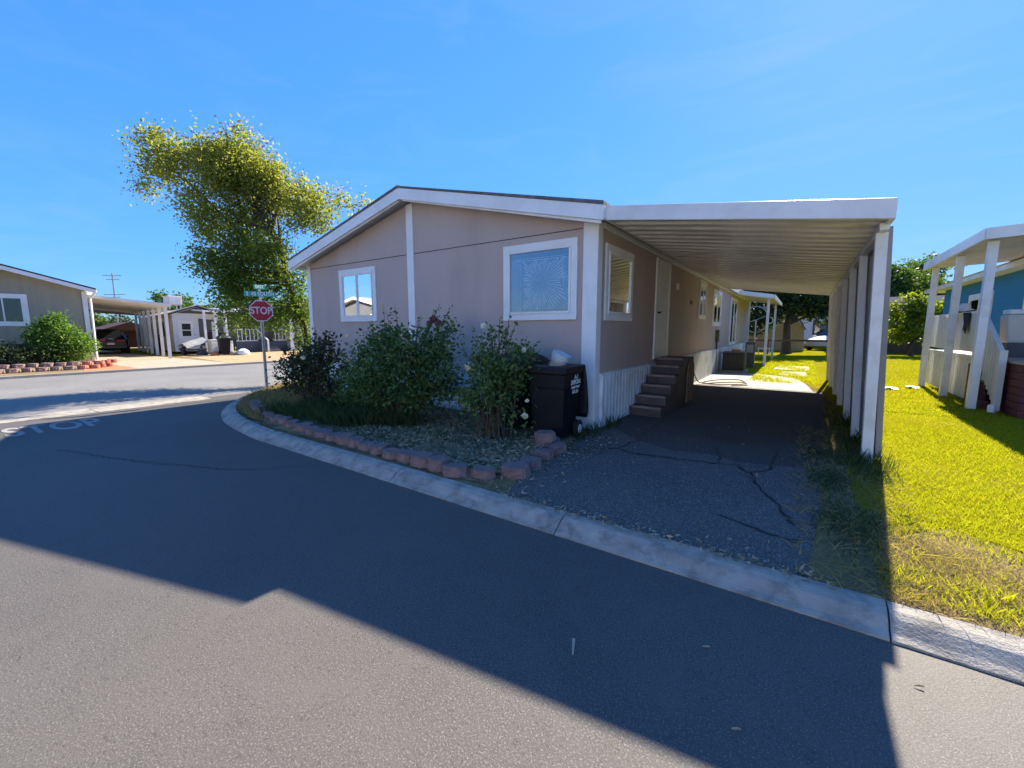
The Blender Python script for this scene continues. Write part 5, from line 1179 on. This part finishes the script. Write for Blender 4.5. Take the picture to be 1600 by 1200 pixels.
# ------------------------------------------------------------------ across the road behind the viewer: what the front windows mirror, plus homes and pale ground added to bounce light
def opposite(label, x0, x1, mat, zr0):
    ah = thing('opposite_home', label, 'mobile home', ((x0+x1)/2,-9.5,zr0), 'homes on the other side of the road')
    xm = (x0+x1)/2
    MB().prism([(x0,-9.5,.5),(x1,-9.5,.5),(x1,-9.5,3.0),(xm,-9.5,4.0),(x0,-9.5,3.0)], (0,-14,0)).build('wall', mat, ah)
    MB().box(x0+.1,x1-.1,-23.4,-9.55,-.1,.499).build('skirting', m_skirt, ah)
    for a, za, b, zb in ((x0-.4,2.98,xm,4.06),(xm,4.06,x1+.4,2.98)):
        MB().hexa([(a,-9.1,za),(b,-9.1,zb),(b,-23.8,zb),(a,-23.8,za)], [(a,-9.1,za+.16),(b,-9.1,zb+.16),(b,-23.8,zb+.16),(a,-23.8,za+.16)]).build('roof', m_trim, ah)
    for a in (x0+1.2, x1-2.8): window(ah, (0,-9.5,0), (1,0,0), (0,1,0), a, a+1.5, 1.6, 2.8, .12, .04, glass=m_glassd)
opposite('pale home across the road, mirrored in the lower half of the small front window', -35, -26, m_dgrey, 0)
opposite('unseen white home added across the road behind the viewer to bounce sunlight', -7.5, 2.5, m_trim, 0)
opposite('unseen white home added at the far right behind the viewer to bounce sunlight', 8, 17, m_trim, 0)
struct(MB().poly([(60,-6.2,-.06),(-11.9,-6.2,-.06),(-11.9,-90,-.06),(60,-90,-.06)]).build('opposite_yard', m_gravel))  # unseen ground, made pale gravel to bounce sunlight
struct(MB().poly([(-8,-6.25,-.055),(-11.8,-6.25,-.055),(-11.8,-24,-.055),(-8,-24,-.055)]).build('bounce_driveway', m_conc))  # unseen pale slab added to bounce sunlight onto the front wall
tree('opposite_tree', 'bushy tree across the road, mirrored in the small front window', (-36,-22,0), [(-36,-22,0),(-36,-22,1.5),(-36,-22,3)], ball((-36,-22,6.2),3.0,16,1.1,.45), l_dome, 91, 30, 10, .2, .22, clr=.3)

# ------------------------------------------------------------------ light, sky, camera
SUN_EL, SUN_AZ = 36.3, 3.5         # azimuth east of +Y
w = bpy.data.worlds.new('World'); sc.world = w; w.use_nodes = True
nt = w.node_tree; nt.nodes.clear()
sky = nt.nodes.new('ShaderNodeTexSky'); sky.sky_type = 'NISHITA'; sky.sun_disc = False
sky.sun_elevation = R(SUN_EL); sky.sun_rotation = R(SUN_AZ)
sky.air_density = 1.0; sky.dust_density = .4; sky.ozone_density = 2.2; sky.altitude = 1300
bg = nt.nodes.new('ShaderNodeBackground'); bg.inputs[1].default_value = .083
wo = nt.nodes.new('ShaderNodeOutputWorld')
# deep clear sky: even out the very bright band round the sun
dot = nt.nodes.new('ShaderNodeVectorMath'); dot.operation = 'DOT_PRODUCT'; dot.inputs[1].default_value = (.3,.5,.2)
nt.links.new(sky.outputs[0], dot.inputs[0])
ad = nt.nodes.new('ShaderNodeMath'); ad.operation = 'ADD'; ad.inputs[1].default_value = 1.8; nt.links.new(dot.outputs['Value'], ad.inputs[0])
dv_ = nt.nodes.new('ShaderNodeMath'); dv_.operation = 'DIVIDE'; dv_.inputs[0].default_value = 3.4; nt.links.new(ad.outputs[0], dv_.inputs[1])
scl = nt.nodes.new('ShaderNodeVectorMath'); scl.operation = 'SCALE'; nt.links.new(sky.outputs[0], scl.inputs[0]); nt.links.new(dv_.outputs[0], scl.inputs['Scale'])
m1 = nt.nodes.new('ShaderNodeMath'); m1.operation = 'ADD'; m1.inputs[1].default_value = 12; nt.links.new(dot.outputs['Value'], m1.inputs[0])
m2 = nt.nodes.new('ShaderNodeMath'); m2.operation = 'DIVIDE'; nt.links.new(dot.outputs['Value'], m2.inputs[0]); nt.links.new(m1.outputs[0], m2.inputs[1])
pw_ = nt.nodes.new('ShaderNodeMath'); pw_.operation = 'POWER'; pw_.inputs[1].default_value = 1.8; nt.links.new(m2.outputs[0], pw_.inputs[0])
mu_ = nt.nodes.new('ShaderNodeMath'); mu_.operation = 'MULTIPLY'; mu_.inputs[1].default_value = 1.9; mu_.use_clamp = True; nt.links.new(pw_.outputs[0], mu_.inputs[0])
tint = mixc(nt, mu_.outputs[0], (.33,.83,1), (1.0,.95,1))
# the faintest cirrus
tcw = nt.nodes.new('ShaderNodeTexCoord'); mpw = nt.nodes.new('ShaderNodeMapping'); mpw.inputs['Scale'].default_value = (1.2,3.2,9); mpw.inputs['Rotation'].default_value = (.1,.15,.5)
nt.links.new(tcw.outputs['Generated'], mpw.inputs['Vector'])
cir = ramp(nt, noise(nt, mpw.outputs[0], 1.6, 7, .6, .8), [(.5, (0,0,0)), (.85, (.22,.22,.22))])
tint = mixc(nt, cir, tint, (1.25,1.12,1.0))
tn = nt.nodes.new('ShaderNodeVectorMath'); tn.operation = 'MULTIPLY'; nt.links.new(scl.outputs[0], tn.inputs[0]); nt.links.new(tint, tn.inputs[1])
hs = nt.nodes.new('ShaderNodeVectorMath'); hs.operation = 'MULTIPLY'; hs.inputs[1].default_value = (1,1,1.32); nt.links.new(tn.outputs[0], hs.inputs[0])
nt.links.new(hs.outputs[0], bg.inputs[0]); nt.links.new(bg.outputs[0], wo.inputs[0])
sl_ = bpy.data.lights.new('sun', 'SUN'); sl_.energy = 4.5; sl_.angle = R(.55); sl_.color = (1,.89,.72)
so_ = bpy.data.objects.new('sun', sl_); col.objects.link(so_)
el, az = R(SUN_EL), R(SUN_AZ)
sd3 = Vector((math.sin(az)*math.cos(el), math.cos(az)*math.cos(el), math.sin(el)))
so_.rotation_euler = sd3.to_track_quat('Z', 'Y').to_euler(); so_.location = sd3*60
cam = bpy.data.cameras.new('camera'); cam.sensor_width = 36; cam.lens = 36*651/1600
cam.clip_end = 2000; cam.clip_start = .05
co = bpy.data.objects.new('camera', cam); col.objects.link(co); co.location = (0,0,1.55)
co.rotation_euler = (R(90-7.4), 0, R(34.8)); sc.camera = co
vs = sc.view_settings; sc.display_settings.display_device = 'sRGB'
vs.view_transform = 'Standard'; vs.look = 'None'; vs.exposure = 1.75; vs.gamma = 1; vs.use_curve_mapping = False
sc.cycles.max_bounces = 8; sc.cycles.transparent_max_bounces = 12
